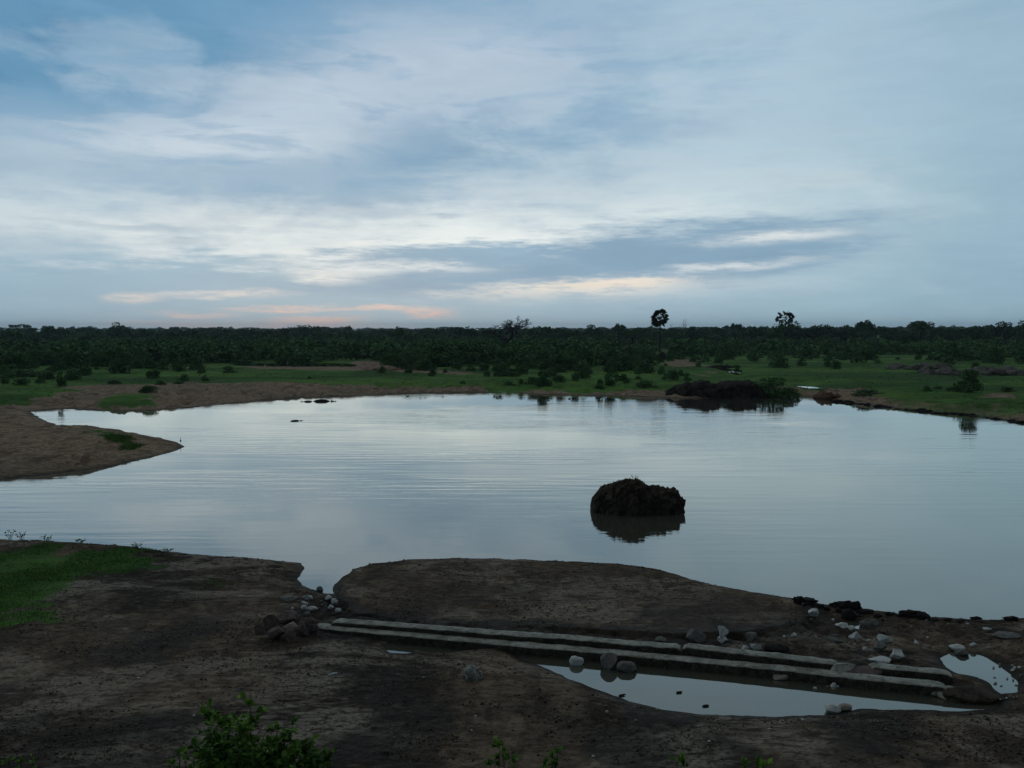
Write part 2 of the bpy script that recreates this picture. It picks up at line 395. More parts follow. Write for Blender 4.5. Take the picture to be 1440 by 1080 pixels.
def ground_material():
    m, tt, b = new_mat('soil_and_grass')
    pos = tt.nodes.new('ShaderNodeNewGeometry').outputs['Position']
    at_ = attr(tt, 'cover'); sp = tt.nodes.new('ShaderNodeSeparateColor'); tt.links.new(at_.outputs['Color'], sp.inputs[0])
    g, sand, wet = (S(tt, sp.outputs[i]) for i in range(3))
    a1 = noise(tt, pos, .45, 6, .62, .3); a2 = noise(tt, pos, 2.1, 6, .65, .5); a3 = noise(tt, pos, 9, 5, .65); a4 = noise(tt, vmul(tt, pos, (.5, 1.6, 1)), 1.2, 5, .6, .8)
    a5 = noise(tt, vmul(tt, pos, (.45, 1, 1)), .28, 7, .68, 1.0)
    mud = mix(tt, a2.step(.36, .64), (0.0320, 0.0246, 0.0191, 1), (0.0801, 0.0633, 0.0466, 1))
    mud = mix(tt, a5.step(.46, .56) * .95, mud, (0.25, 0.215, 0.176, 1))
    mud = mix(tt, a1.step(.50, .60) * .65, mud, (0.0298, 0.0234, 0.0191, 1))
    mud = mix(tt, a4.step(.55, .62) * .7, mud, (0.0275, 0.0223, 0.0179, 1))
    a6 = noise(tt, vmul(tt, pos, (.7, 1.3, 1)), 4.2, 7, .7, .6)
    mud = mix(tt, a3.step(.5, .60) * .6, mud, (0.0320, 0.0257, 0.0203, 1))
    mud = mix(tt, a6.step(.52, .57) * .7, mud, (0.0229, 0.0187, 0.0155, 1))
    mud = mix(tt, a6.step(.44, .38) * .5, mud, (0.1718, 0.1464, 0.1172, 1))
    sd_ = mix(tt, a2.step(.35, .65), (0.2352, 0.1647, 0.1098, 1), (0.4032, 0.2965, 0.2045, 1))
    sd_ = mix(tt, a4.step(.52, .66) * .75, sd_, (0.1344, 0.0933, 0.0624, 1))
    sd_ = mix(tt, a5.step(.52, .62) * .6, sd_, (0.1456, 0.1022, 0.0699, 1))
    rl = noise(tt, vmul(tt, pos, (1.0, .3, 1)), .9, 6, .65, .8)
    sd_ = mix(tt, rl.step(.53, .60) * .7, sd_, (0.0933, 0.0671, 0.0478, 1))
    sd_ = mix(tt, a6.step(.53, .58) * .5, sd_, (0.0871, 0.0610, 0.0442, 1))
    col = mix(tt, sand, mud, sd_)
    col = mix(tt, wet * .80, col, (.0135, .0115, .0100, 1))  # wet soil tone, which also carries the berm foot's painted shade
    b1 = noise(tt, vmul(tt, pos, (.5, 1, 1)), .05, 6, .65); b2 = noise(tt, pos, .4, 5, .7); b3 = noise(tt, pos, 5, 4, .7)
    gr = mix(tt, b1.step(.40, .60), (.042, .104, .024, 1), (.105, .215, .042, 1))
    gr = mix(tt, b2.step(.40, .34) * .35, gr, (.13, .15, .05, 1))
    gr = mix(tt, b2.step(.48, .66) * .6, gr, (.028, .065, .015, 1))
    gr = mix(tt, b3.step(.5, .7) * .4, gr, (.045, .055, .02, 1))
    gm = (g + (a3 - .5) * .5 + (a2 - .5) * .7 + (b2 - .5) * .5).step(.25, .6)
    col = mix(tt, gm, col, gr)
    tt.links.new(col, b.inputs['Base Color'])
    rg = (wet * -.35) + .95
    lnk(tt, rg, b.inputs['Roughness']); b.inputs['Specular IOR Level'].default_value = .04
    h = a3 * .5 + a2 * 1.2 + b3 * .4
    p = bump(tt, b, h, .9, .12)
    v = tt.nodes.new('ShaderNodeTexVoronoi'); tt.links.new(pos, v.inputs['Vector']); v.inputs['Scale'].default_value = 3.3
    v.inputs['Randomness'].default_value = 1
    bump(tt, b, S(tt, v.outputs['Distance']).step(.0, .45), .55, .05, p)
    return m
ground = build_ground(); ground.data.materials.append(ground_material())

# ------------------------------------------------------------------ water
def water_mat(name, amp=1.0, murk=(.058, .060, .045, 1), base=.075):
    m = bpy.data.materials.new(name); m.use_nodes = True; tt = m.node_tree; tt.nodes.clear()
    pos = tt.nodes.new('ShaderNodeNewGeometry').outputs['Position']
    gl = tt.nodes.new('ShaderNodeBsdfGlossy'); gl.inputs['Roughness'].default_value = .02; gl.inputs['Color'].default_value = (.955, 1, .965, 1)
    df = tt.nodes.new('ShaderNodeBsdfDiffuse'); df.inputs['Color'].default_value = murk
    lw = tt.nodes.new('ShaderNodeLayerWeight'); lw.inputs['Blend'].default_value = .5
    if amp:
        sx_ = tt.nodes.new('ShaderNodeSeparateXYZ'); tt.links.new(pos, sx_.inputs[0]); yy = S(tt, sx_.outputs[1])
        w1 = noise(tt, vmul(tt, pos, (.16, 1.25, 1)), 1.05, 1.5, .45, .2); w2 = noise(tt, vmul(tt, pos, (.35, 1.8, 1)), 3.2, 2, .5)
        patch = noise(tt, vmul(tt, pos, (.5, 1, 1)), .075, 3, .5).step(.40, .60) * .85 + .15
        calm = (yy.step(30, 52) * .85 + .15) * (yy.step(75, 125) * -.5 + 1.0)
        n = tt.nodes.new('ShaderNodeBump'); n.inputs['Strength'].default_value = 1.0; n.inputs['Distance'].default_value = .030 * amp
        lnk(tt, (w1 + w2 * .22) * patch * calm, n.inputs['Height'])
        tt.links.new(n.outputs[0], gl.inputs['Normal']); tt.links.new(n.outputs[0], lw.inputs['Normal'])
    f = S(tt, lw.outputs['Facing'])._m('POWER', 4.0) * (1 - base) + base          # reflectance rises towards grazing
    mx_ = tt.nodes.new('ShaderNodeMixShader'); lnk(tt, f, mx_.inputs[0]); tt.links.new(df.outputs[0], mx_.inputs[1]); tt.links.new(gl.outputs[0], mx_.inputs[2])
    o_ = tt.nodes.new('ShaderNodeOutputMaterial'); tt.links.new(mx_.outputs[0], o_.inputs[0]); return m
WATER = water_mat('pond_water', 1.0); STILL = water_mat('puddle_water', 0.0)
def flat_sheet(name, P, z, mat, kind='structure'):
    bm = bmesh.new(); vs = [bm.verts.new((x, y, z)) for x, y in P]; f = bm.faces.new(vs)
    bmesh.ops.triangulate(bm, faces=[f]); bmesh.ops.recalc_face_normals(bm, faces=bm.faces)
    if sum(f.normal.z for f in bm.faces) < 0: bmesh.ops.reverse_faces(bm, faces=bm.faces)
    me = bpy.data.meshes.new(name); bm.to_mesh(me); bm.free(); me.materials.append(mat)
    return tag(link(name, me), kind=kind)
def grow(P, k):
    c_ = P.mean(0); d = P - c_; L_ = np.hypot(d[:, 0], d[:, 1])[:, None]; return c_ + d * (1 + k / np.maximum(L_, .5))
flat_sheet('water', [(-170, 22), (170, 22), (170, 175), (-170, 175)], 0.0, WATER)
flat_sheet('puddle', [pix(x, y) for x, y in ((700, 900), (1100, 925), (1500, 925), (1500, 1000), (1420, 1004), (1100, 1025), (900, 1020), (700, 945))], 0.004, STILL)
flat_sheet('puddle', [pix(x, y) for x, y in ((535, 889), (700, 874), (698, 890), (670, 899.5), (670, 925), (535, 925))], 0.008, STILL)
flat_sheet('puddle', [pix(x, y) for x, y in ((1150, 862), (1280, 866), (1290, 900), (1160, 896))], 0.004, STILL)
for n_, P, zf in FPOLY: flat_sheet(n_, grow(P, 1.0), zf, STILL)

# ------------------------------------------------------------------ materials for objects
def foliage_mat(name, dark, light, sub=.0):
    m, tt, b = new_mat(name)
    a = attr(tt, 'tint'); oi = tt.nodes.new('ShaderNodeObjectInfo')
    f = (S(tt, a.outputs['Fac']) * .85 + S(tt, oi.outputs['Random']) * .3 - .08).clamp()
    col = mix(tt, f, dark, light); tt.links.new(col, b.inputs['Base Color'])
    b.inputs['Roughness'].default_value = .7; b.inputs['Specular IOR Level'].default_value = .08
    return m
LEAF_SCRUB = foliage_mat('scrub_leaves', (.029, .072, .026, 1), (.108, .225, .066, 1))
LEAF_TREE = foliage_mat('tree_leaves', (.025, .058, .026, 1), (.080, .165, .062, 1))
LEAF_BUSH = foliage_mat('bush_leaves', (.035, .10, .026, 1), (.17, .30, .045, 1))
LEAF_PALM = foliage_mat('palm_leaves', (.012, .022, .011, 1), (.03, .05, .022, 1))
GRASS = foliage_mat('grass_blades', (.040, .088, .018, 1), (.105, .20, .040, 1))
def rough_mat(name, c1, c2, c3=None, sc=6.0, bs=.6, rough=.9, bd=.03):
    m, tt, b = new_mat(name)
    tcn = tt.nodes.new('ShaderNodeNewGeometry').outputs['Position']
    a = noise(tt, tcn, sc, 6, .65, .4); d = noise(tt, tcn, sc * 3.7, 5, .65)
    col = mix(tt, a.step(.35, .65), c1, c2)
    if c3: col = mix(tt, d.step(.52, .68) * .8, col, c3)
    tt.links.new(col, b.inputs['Base Color']); b.inputs['Roughness'].default_value = rough; b.inputs['Specular IOR Level'].default_value = .08
    bump(tt, b, a + d * .5, bs, bd); return m
BARK = rough_mat('bark', (.022, .018, .014, 1), (.05, .042, .034, 1), None, 5)
DEADWOOD = rough_mat('dead_wood', (.03, .027, .024, 1), (.07, .064, .058, 1), None, 5)
STONE = {'white': rough_mat('pale_stone', (.42, .44, .43, 1), (.62, .63, .61, 1), (.20, .20, .19, 1), 9),
         'grey': rough_mat('grey_stone', (.10, .098, .092, 1), (.19, .185, .175, 1), (.05, .048, .045, 1), 9),
         'red': rough_mat('reddish_stone', (.085, .062, .058, 1), (.15, .112, .104, 1), (.04, .03, .028, 1), 7),
         'pink': rough_mat('pinkish_stone', (.24, .19, .17, 1), (.36, .30, .27, 1), (.12, .09, .08, 1), 9),
         'speck': rough_mat('speckled_stone', (.07, .07, .062, 1), (.34, .34, .31, 1), (.03, .03, .027, 1), 10),
         'dark': rough_mat('dark_clod', (.011, .009, .009, 1), (.028, .023, .021, 1), None, 6)}
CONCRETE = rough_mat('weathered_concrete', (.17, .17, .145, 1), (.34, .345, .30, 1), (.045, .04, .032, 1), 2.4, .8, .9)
KERB_FACE = rough_mat('dark_kerb_face', (.022, .020, .015, 1), (.06, .054, .042, 1), (.12, .115, .09, 1), 5, .9, .9)
MUD_ISLAND = rough_mat('island_mud', (.030, .024, .018, 1), (.085, .067, .050, 1), (.012, .010, .008, 1), 2.4, 1.0, .9, .15)
MUD_HEAP = rough_mat('dark_heap_soil', (.022, .018, .015, 1), (.045, .036, .029, 1), (.012, .010, .008, 1), .7, 1.0, .95, .3)
RED_SOIL = rough_mat('red_soil', (.085, .045, .03, 1), (.14, .075, .05, 1), (.04, .025, .018, 1), .6, .8, .95, .2)
PALE_SOIL = rough_mat('pale_soil', (.24, .18, .13, 1), (.32, .24, .17, 1), (.12, .09, .07, 1), .9, .8, .95, .2)
RUBBLE = rough_mat('rubble_soil', (.060, .055, .045, 1), (.17, .155, .13, 1), (.03, .027, .022, 1), .8, 1.0, .95, .4)
HIDE = rough_mat('hippo_hide', (.018, .015, .015, 1), (.032, .026, .026, 1), None, 4, .3, .35)
WHITE_F = rough_mat('white_feathers', (.6, .6, .6, 1), (.75, .75, .74, 1), None, 9, .1)
DARK_F = rough_mat('dark_feathers', (.02, .019, .018, 1), (.04, .037, .033, 1), None, 9, .1)
LITTER = rough_mat('pale_litter', (.5, .52, .52, 1), (.65, .66, .66, 1), None, 20, .1)

# ------------------------------------------------------------------ rocks
def rock_mesh(name, w_, d_, h_, seed, mat, cuts=11, rough=.10, sub=3, sink=.25):
    rnd = random.Random(seed); bm = bmesh.new(); bmesh.ops.create_icosphere(bm, subdivisions=sub, radius=1)
    pl = []
    for i in range(cuts):
        n = Vector((rnd.gauss(0, 1), rnd.gauss(0, 1), rnd.gauss(0, .8))).normalized(); pl.append((n, rnd.uniform(.42, .78) if cuts >= 9 else rnd.uniform(.62, .9)))
    off = Vector((rnd.uniform(0, 99),) * 3)
    for v in bm.verts:
        for n, c_ in pl:
            k = v.co.dot(n) - c_
            if k > 0: v.co -= n * k
        v.co += v.co.normalized() * (mnoise.noise(v.co * 2.2 + off) * rough + mnoise.noise(v.co * 6 + off) * rough * .4)
    mn = [min(v.co[i] for v in bm.verts) for i in range(3)]; mxx = [max(v.co[i] for v in bm.verts) for i in range(3)]
    for v in bm.verts:
        q = [(v.co[i] - mn[i]) / (mxx[i] - mn[i]) for i in range(3)]
        v.co = Vector(((q[0] - .5) * w_, (q[1] - .5) * d_, q[2] * h_ * (1 + sink) - h_ * sink))
    me = bpy.data.meshes.new(name); bm.to_mesh(me); bm.free(); me.materials.append(mat)
    if cuts < 9: me.polygons.foreach_set('use_smooth', [True] * len(me.polygons))
    return me
def mpp(p): return Vector((p[0], p[1], p[2] - CAMZ)).length / F     # metres per photo pixel
rock_i = 0
def rock(x, y, w_, h_, kind, label, name='rock', cat='rock', group=None, cuts=11, zoff=0.0, rz=None, rough=.1):
    """x, y: the foot of the stone in the photo; w_, h_: its size in photo pixels"""
    global rock_i; rock_i += 1
    p = on(x, y); k = mpp(p); W = w_ * k; H = h_ * k * .92
    me = rock_mesh(name, W, W * random.Random(rock_i).uniform(.6, .9), H, rock_i, STONE[kind], cuts, rough, 3 if w_ > 12 else 2)
    o = link(name, me, None, (p.x, p.y + W * .3, p.z + zoff), 0); o.rotation_euler.z = rz if rz is not None else 0
    return tag(o, label, cat, group)

ROCKS = [
 (811, 937, 20, 13, 'white', 'white rounded rock against the front kerb at the left end of the long puddle', 7),
 (858, 942, 24, 22, 'grey', 'brown grey block shaped rock standing in the puddle against the kerb', 11),
 (882, 946, 27, 14, 'grey', 'smooth brown grey rock lying low just right of the block shaped one', 6),
 (888, 932, 8, 5, 'white', 'tiny white stone resting on the foot of the kerb above two brown rocks', 8),
 (1101, 957, 24, 9, 'pink', 'flat pale stone sitting in the middle of the puddle below the front kerb', 10),
 (1098, 950, 8, 6, 'pink', 'small pale stone perched behind the flat one at the kerb foot', 10),
 (1172, 962, 16, 12, 'pink', 'lumpy pale pink stone at the kerb foot, left one of a close pair', 11),
 (1187, 964, 12, 13, 'pink', 'upright pale pink stone at the kerb foot, right one of a close pair', 11),
 (1173, 967, 8, 6, 'white', 'small round white stone in the water before the close pink pair', 7),
 (1238, 967, 10, 6, 'pink', 'little lumpy pink stone at the dark kerb foot near the puddle right half', 10),
 (1352, 977, 6, 5, 'white', 'tiny pale stone on the dark end of the front kerb', 8),
 (1173, 1004, 21, 11, 'white', 'bright white rock on the near bank of the long puddle, larger of two', 7),
 (1191, 1001, 18, 9, 'pink', 'white and pink rock just right of the bright white one on the near puddle bank', 8),
 (981, 905, 28, 18, 'grey', 'dark grey arched rock behind the rear kerb below the berm', 9),
 (1018, 905, 15, 10, 'white', 'squat pale stone that carries an upright white stone below the berm', 10),
 (1058, 905, 16, 11, 'grey', 'light grey rock above two white stones by the rear kerb', 9),
 (1048, 913, 10, 7, 'white', 'small white stone behind the rear kerb, left one beneath the light grey rock', 9),
 (1064, 914, 15, 8, 'white', 'flat white stone behind the rear kerb, right one beneath the light grey rock', 9),
 (930, 905, 16, 8, 'grey', 'low grey stone half buried behind the rear kerb left of the arched rock', 8),
 (1096, 919, 34, 10, 'dark', 'long low dark rock along the back of the rear kerb', 8),
 (1145, 868, 14, 11, 'white', 'jagged white stone on the brown slope under the black clods', 13),
 (1128, 850, 8, 3, 'white', 'small white flake under the first black clod', 10),
 (1186, 884, 17, 7, 'white', 'flat white stone uphill of the chunky white rock in the rubble', 11),
 (1199, 886, 9, 5, 'white', 'small white stone touching the right end of the flat one in the rubble', 10),
 (1204, 900, 16, 11, 'white', 'chunky white rock in the middle of the rubble area', 10),
 (1222, 903, 6, 4, 'white', 'tiny white stone between the chunky white rock and the arched white rock', 8),
 (1172, 873, 4, 3, 'white', 'very small white pebble above the flat white stone', 8),
 (1117, 896, 9, 5, 'white', 'small white stone alone on the dark slope right of the berm', 10),
 (1145, 895, 10, 7, 'pink', 'pinkish stone with a lit top right of the small white one on the dark slope', 11),
 (1103, 897, 4, 3, 'white', 'very small white pebble leftmost on the dark slope', 8),
 (1246, 906, 19, 11, 'white', 'arched white rock in the rubble right of the chunky one', 12),
 (1266, 925, 18, 12, 'white', 'pointed white rock above the broken end slab of the rear kerb', 12),
 (1217, 915, 6, 5, 'white', 'tiny round white stone below the chunky white rock', 7),
 (1239, 918, 17, 9, 'grey', 'dull grey rock between the tiny round stone and the pointed white rock', 9),
 (1178, 905, 22, 7, 'grey', 'flat grey wet rock left of the chunky white rock', 9),
 (1241, 934, 30, 5, 'white', 'long thin pale stone lying just behind the broken rear kerb', 10),
 (1309, 877, 11, 4, 'white', 'flat white stone near the shore right of the black clods', 9),
 (1288, 904, 12, 4, 'white', 'thin white stone left of the small upper puddle', 9),
 (1302, 893, 6, 5, 'pink', 'small pink pointed stone between the shore and the small upper puddle', 11),
 (1350, 914, 19, 8, 'white', 'curved white rock at the top edge of the small upper puddle', 8),
 (1370, 909, 8, 5, 'white', 'small white rock right of the curved white one above the upper puddle', 8),
 (1356, 923, 17, 8, 'grey', 'grey rock lying in the top of the small upper puddle', 8),
 (1390, 887, 10, 3, 'white', 'thin pale flake on the bank at the far right of the rubble', 9),
 (1420, 898, 34, 4, 'grey', 'long pale grey slab flush with the bank at the right edge', 8),
 (1225, 882, 24, 10, 'grey', 'wide grey wet rock amid the small pools under the black clods', 9),
 (1196, 872, 20, 14, 'dark', 'dark brown boulder at the top of the rubble under the black clods', 8),
 (404, 847, 22, 6, 'grey', 'long flat grey stone at the left of the outlet stones', 9),
 (432, 844, 13, 7, 'white', 'pale flat stone highest among those left of the outlet trickle', 9),
 (428, 851, 9, 5, 'white', 'small pale stone under the highest flat one left of the outlet', 9),
 (427, 858, 8, 7, 'white', 'small round pale stone, third down left of the outlet trickle', 8),
 (438, 859, 14, 6, 'white', 'oval pale stone right of the small round one near the outlet', 8),
 (431, 866, 10, 6, 'grey', 'dull stone lowest of those left of the outlet trickle', 9),
 (449, 833, 9, 8, 'grey', 'greenish grey stone at the very mouth of the outlet', 9),
 (461, 843, 9, 6, 'white', 'pale stone at the top of the outlet trickle', 9),
 (470, 849, 10, 7, 'white', 'white stone in the middle of the outlet trickle', 9),
 (465, 856, 8, 5, 'white', 'small white stone low in the outlet trickle', 9),
 (475, 862, 9, 6, 'white', 'white stone at the foot of the outlet trickle beside the rear kerb', 9),
 (456, 852, 8, 5, 'grey', 'dull grey stone left of the outlet trickle centre', 9),
 (364, 893, 14, 15, 'red', 'reddish wedge stone at the left end of the slab heap', 12),
 (379, 888, 22, 24, 'red', 'tall leaning reddish slab near the left end of the slab heap', 12),
 (386, 901, 24, 17, 'red', 'rounded reddish slab at the front of the slab heap', 10),
 (400, 876, 32, 13, 'red', 'long reddish slab across the top of the slab heap', 12),
 (409, 887, 22, 11, 'pink', 'paler pinkish slab in the middle of the slab heap', 12),
 (408, 903, 18, 17, 'red', 'dark square slab standing at the front of the slab heap', 13),
 (423, 896, 16, 22, 'red', 'upright brown slab at the right front of the slab heap', 13),
 (432, 882, 22, 12, 'red', 'flat topped reddish slab at the right top of the slab heap', 12),
 (440, 892, 16, 14, 'red', 'reddish block between the slab heap and the front kerb', 12),
 (665, 957, 26, 20, 'speck', 'speckled grey and white boulder alone on the mud before the kerbs', 8)]
for r_ in ROCKS: rock(*r_[:6], cuts=r_[6])
# upright stone that rests on the squat one
p_ = on(1018, 905); k_ = mpp(p_)
tag(link('rock', rock_mesh('rock', 15 * k_, 11 * k_, 15 * k_, 501, STONE['white'], 11, .1, 3, .05), None, (p_.x, p_.y + .1, p_.z + 7.5 * k_)),
    'upright pointed white stone standing on a squat pale stone', 'rock')
CLODS = [(1133, 853, 9, 6), (1163, 858, 8, 5), (1181, 861, 11, 6), (1213, 866, 10, 5), (1243, 870, 8, 5), (1266, 868, 12, 6), (1334, 873, 9, 4), (1125, 849, 20, 10), (1140, 848, 24, 13), (1156, 852, 18, 9), (1173, 855, 20, 8), (1190, 857, 24, 10), (1205, 859, 20, 12), (1221, 862, 20, 9),
         (1236, 865, 22, 8), (1252, 867, 18, 7), (1285, 869, 26, 9), (1300, 870, 20, 8), (1316, 872, 14, 6), (1352, 872, 16, 5), (1375, 872, 22, 5), (1425, 873, 18, 5)]
for i, (x, y, w_, h_) in enumerate(CLODS):
    w_ *= (.7, 1.15, .9, 1.3, .6)[i % 5]; h_ *= (.8, 1.2, .7, 1.1, .6)[(i * 3) % 5]; y += (-1, 2, 0, 3, 1)[(i * 2) % 5]
    rock(x, y, w_, h_, 'dark', 'black crumbly clod on the near waterline above the rubble', 'mud_clod', 'clod', 'black clods along the near waterline', 6, -.03, rough=.42)
rnd = random.Random(5)
for i in range(26):
    u = i / 25; x = 1180 + 262 * u + rnd.uniform(-4, 4); y = np.interp(x, [1180, 1250, 1300, 1360, 1400, 1445], [566, 573, 578, 583, 589, 596]) - .5
    rock(x, y, rnd.uniform(9, 20), rnd.uniform(3, 6), 'dark', 'dark earth lump along the far waterline on the right', 'mud_clod', 'clod', 'dark lumps along the far right waterline', 6, -.15, rough=.35)
# small pale pebbles scattered on the mud
rnd = random.Random(9)
PEB = [(1187 + rnd.uniform(-50, 20), 885 + rnd.uniform(0, 28)) for i in range(16)] + [(1300 + rnd.uniform(-20, 70), 880 + rnd.uniform(-4, 20)) for i in range(8)] + \
      [(1425 + rnd.uniform(-28, 20), 960 + rnd.uniform(-24, 24)) for i in range(22)] + [(430 + rnd.uniform(-25, 40), 845 + rnd.uniform(-5, 22)) for i in range(10)] + [(rnd.uniform(180, 1250), rnd.uniform(930, 1070)) for i in range(26)]
for x, y in PEB:
    if 735 < x < 1210 and y < 1010: y += 60
    rock(x, y, rnd.uniform(2.2, 4.5), rnd.uniform(1.6, 3), 'pink' if rnd.random() < .5 else 'white', 'tiny pale pebble scattered on the mud', 'pebble', 'pebble', 'pale pebbles scattered on the mud', 8)

def crumbs():
    rg_ = np.random.default_rng(15); n = 130000; y = 17.5 + 22 * rg_.uniform(0, 1, n) ** 1.1; x = y * rg_.uniform(-.68, .68, n)
    k = fbm(x, y, .55, 4, 48) + .6 * fbm(x, y, 2.6, 3, 49) > rg_.uniform(-.15, .75, n); x, y = x[k], y[k]
    z, dp = terrain(x, y); k = (dp > .1) & (z > .05) & (sdist(x, y, PUD) > .25) & (sdist(x, y, PUD2) > .2) & (sdist(x, y, GRASS1) > -.5); x, y, z = x[k], y[k], z[k]; n = len(x)
    s_ = np.clip(rg_.lognormal(-4.1, .5, n), .008, .055); O = np.array([(1, 0, 0), (0, 1, 0), (-1, 0, 0), (0, -1, 0), (0, 0, .8), (0, 0, -.6)]) * .9
    V = O[None] * s_[:, None, None] * rg_.uniform(.55, 1.35, (n, 6, 1)) + np.stack([x, y, z + s_ * .15], -1)[:, None, :] + rg_.normal(0, .15, (n, 6, 3)) * s_[:, None, None]
    T = np.array([(0, 1, 4), (1, 2, 4), (2, 3, 4), (3, 0, 4), (1, 0, 5), (2, 1, 5), (3, 2, 5), (0, 3, 5)])
    L_ = (T[None] + (np.arange(n) * 6)[:, None, None]).reshape(-1, 3)
    m, tt, b = new_mat('soil_crumbs'); a = attr(tt, 'tint')
    tt.links.new(mix(tt, S(tt, a.outputs['Fac']), (.034, .028, .022, 1), (.17, .14, .11, 1)), b.inputs['Base Color']); b.inputs['Roughness'].default_value = .95; b.inputs['Specular IOR Level'].default_value = .04
    tag(link('soil_crumbs', mesh_np('soil_crumbs', V.reshape(-1, 3), L_, 3, m, False, np.repeat(rg_.uniform(0, 1, n) ** 1.6, 8))), kind='stuff')
crumbs()
# ------------------------------------------------------------------ concrete channel kerbs
def kerb(pts, z0, w_, hgt, label, seed, end_break=.0):
    """pts: photo points of the middle of the top face"""
    rnd = random.Random(seed); P = [Vector((*pix(x, y, z0), z0)) for x, y in pts]
    path = []
    for a, b in zip(P[:-1], P[1:]):
        n = max(1, int((b - a).length / .12)); path += [a.lerp(b, i / n) for i in range(n)]
    path.append(P[-1]); V = []; Q = []; n = len(path)
    sec = [(-.5, -hgt), (-.5, -hgt * .5), (-.5, -.05), (-.49, -.008), (-.25, 0), (0, .0), (.25, 0), (.49, -.008), (.5, -.05), (.5, -hgt * .5), (.5, -hgt)]
    m_ = len(sec)
    for i, p in enumerate(path):
        d = (path[min(i + 1, n - 1)] - path[max(i - 1, 0)]).normalized(); s = Vector((-d.y, d.x, 0))
        e = 0
        if i in (0, n - 1): e = 1
        sag = mnoise.noise(Vector((p.x * .3, seed, 0))) * .02
        for a, z in sec:
            q = p + s * (a * w_); nz = mnoise.noise(q * 3.1 + Vector((seed, 0, z * 7))) * .010 + mnoise.noise(q * 5 + Vector((0, seed, z * 9))) * .009
            edge = abs(a) > .4 and z > -.1
            q = q + s * (nz * (1.4 if abs(a) > .4 else .3)) + Vector((0, 0, z + sag + nz * (.5 if not edge else 1.2) - (.05 if e else 0)))
            V.append(tuple(q))
    for i in range(n - 1):
        for j in range(m_ - 1): Q.append((i * m_ + j, (i + 1) * m_ + j, (i + 1) * m_ + j + 1, i * m_ + j + 1))
    for b in (0, (n - 1) * m_):
        for j in range(m_ // 2 - 0):
            q = (b + j, b + j + 1, b + m_ - 2 - j, b + m_ - 1 - j)
            if len(set(q)) == 4: Q.append(q)
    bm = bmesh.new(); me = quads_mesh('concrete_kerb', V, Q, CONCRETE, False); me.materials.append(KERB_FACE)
    for f in me.polygons: f.material_index = 0 if abs(f.normal.z) > .6 else 1  # steep side faces take the darker material, upper faces the paler one
    bm.from_mesh(me); bmesh.ops.recalc_face_normals(bm, faces=bm.faces); bm.to_mesh(me); bm.free()
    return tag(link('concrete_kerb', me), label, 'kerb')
kerb([(470, 871), (520, 875), (600, 881), (700, 889), (800, 896), (880, 903), (957, 908)], .36, .42, .45, 'longest pale concrete kerb of the rear row, starting at the outlet', 1)
kerb([(961, 907), (1020, 914), (1100, 922), (1178, 931)], .38, .42, .5, 'middle length of the rear concrete kerb, behind it white stones', 2)
kerb([(1222, 934), (1270, 939), (1338, 946)], .31, .40, .4, 'short broken end length of the rear concrete kerb by the small puddle', 3)
kerb([(440, 878), (480, 883), (560, 890), (700, 903), (800, 911), (900, 920), (1020, 931), (1120, 941), (1210, 951), (1330, 963)], .24, .44, .5,
     'front concrete kerb running the whole length above the long puddle', 4)
def slab(x, y, w_, d_, h_, z, rz, label, mat=CONCRETE, name='concrete_slab'):
    p = pix(x, y, z); me = rock_mesh(name, w_, d_, h_, int(x), mat, 14, .05, 3, .2)
    return tag(link(name, me, None, (p[0], p[1], z - h_), rz), label, 'slab')
slab(1182, 932, .9, .5, .22, .40, .4, 'tilted concrete slab bridging the gap in the rear kerb')
slab(1215, 941, 1.4, .5, .16, .28, .2, 'thin cracked slab between the broken rear kerb and the front kerb', STONE['red'])
slab(1365, 968, 1.5, .9, .35, .24, .1, 'dark earth covered slab at the right end of the front kerb', MUD_ISLAND)
slab(1335, 968, 1.0, .5, .3, .2, .1, 'broken concrete end piece of the front kerb beside the earth covered slab')

# ------------------------------------------------------------------ mounds
def mound(name, prof, x0, x1, ybase, depth, mat, nz=.12, seed=0, nu=90, nv=44, power=.55, fine=.4, z=None):
    """prof: (u, height in photo px) across the width; foot at photo row ybase"""
    pa = on((x0 + x1) / 2, ybase) if z is None else Vector((*pix((x0 + x1) / 2, ybase, z), z)); k = mpp(pa)
    W = (x1 - x0) * k; us = [p[0] for p in prof]; hs = [p[1] * k for p in prof]; V = []; off = Vector((seed * 7.1, 3, 5))
    for i in range(nu + 1):
        u = i / nu; h = np.interp(u, us, hs); b = depth / 2 * (1 - abs(2 * u - 1) ** 2.6) ** .5 + .02
        for j in range(nv + 1):
            th = -.35 + (math.pi + .7) * j / nv; c_, s_ = math.cos(th), math.sin(th)
            q = Vector(((u - .5) * W, -b * math.copysign(abs(c_) ** .8, c_), max(-.6, h * math.copysign(abs(s_) ** power, s_) if s_ > 0 else s_ * .8)))
            n = mnoise.fractal(q * (2.2 / max(depth * .4, 1)) + off, 1.0, 2.0, 5); n2_ = abs(mnoise.noise(q * (6 / max(depth * .4, 1)) + off))
            q += Vector((.4 * n, -c_ * n, s_ * n * .7)) * nz * 2 + Vector((0, -c_, .5 * s_)) * (-n2_ * nz * fine * 2)
            V.append(tuple(q))
    m_ = nv + 1; Q = [(i * m_ + j, i * m_ + j + 1, (i + 1) * m_ + j + 1, (i + 1) * m_ + j) for i in range(nu) for j in range(nv)]
    me = quads_mesh(name, V, Q, mat, True); bm = bmesh.new(); bm.from_mesh(me); bmesh.ops.recalc_face_normals(bm, faces=bm.faces); bm.to_mesh(me); bm.free()
    o = link(name, me, None, (pa.x, pa.y + depth * .45, pa.z)); return o, k, W
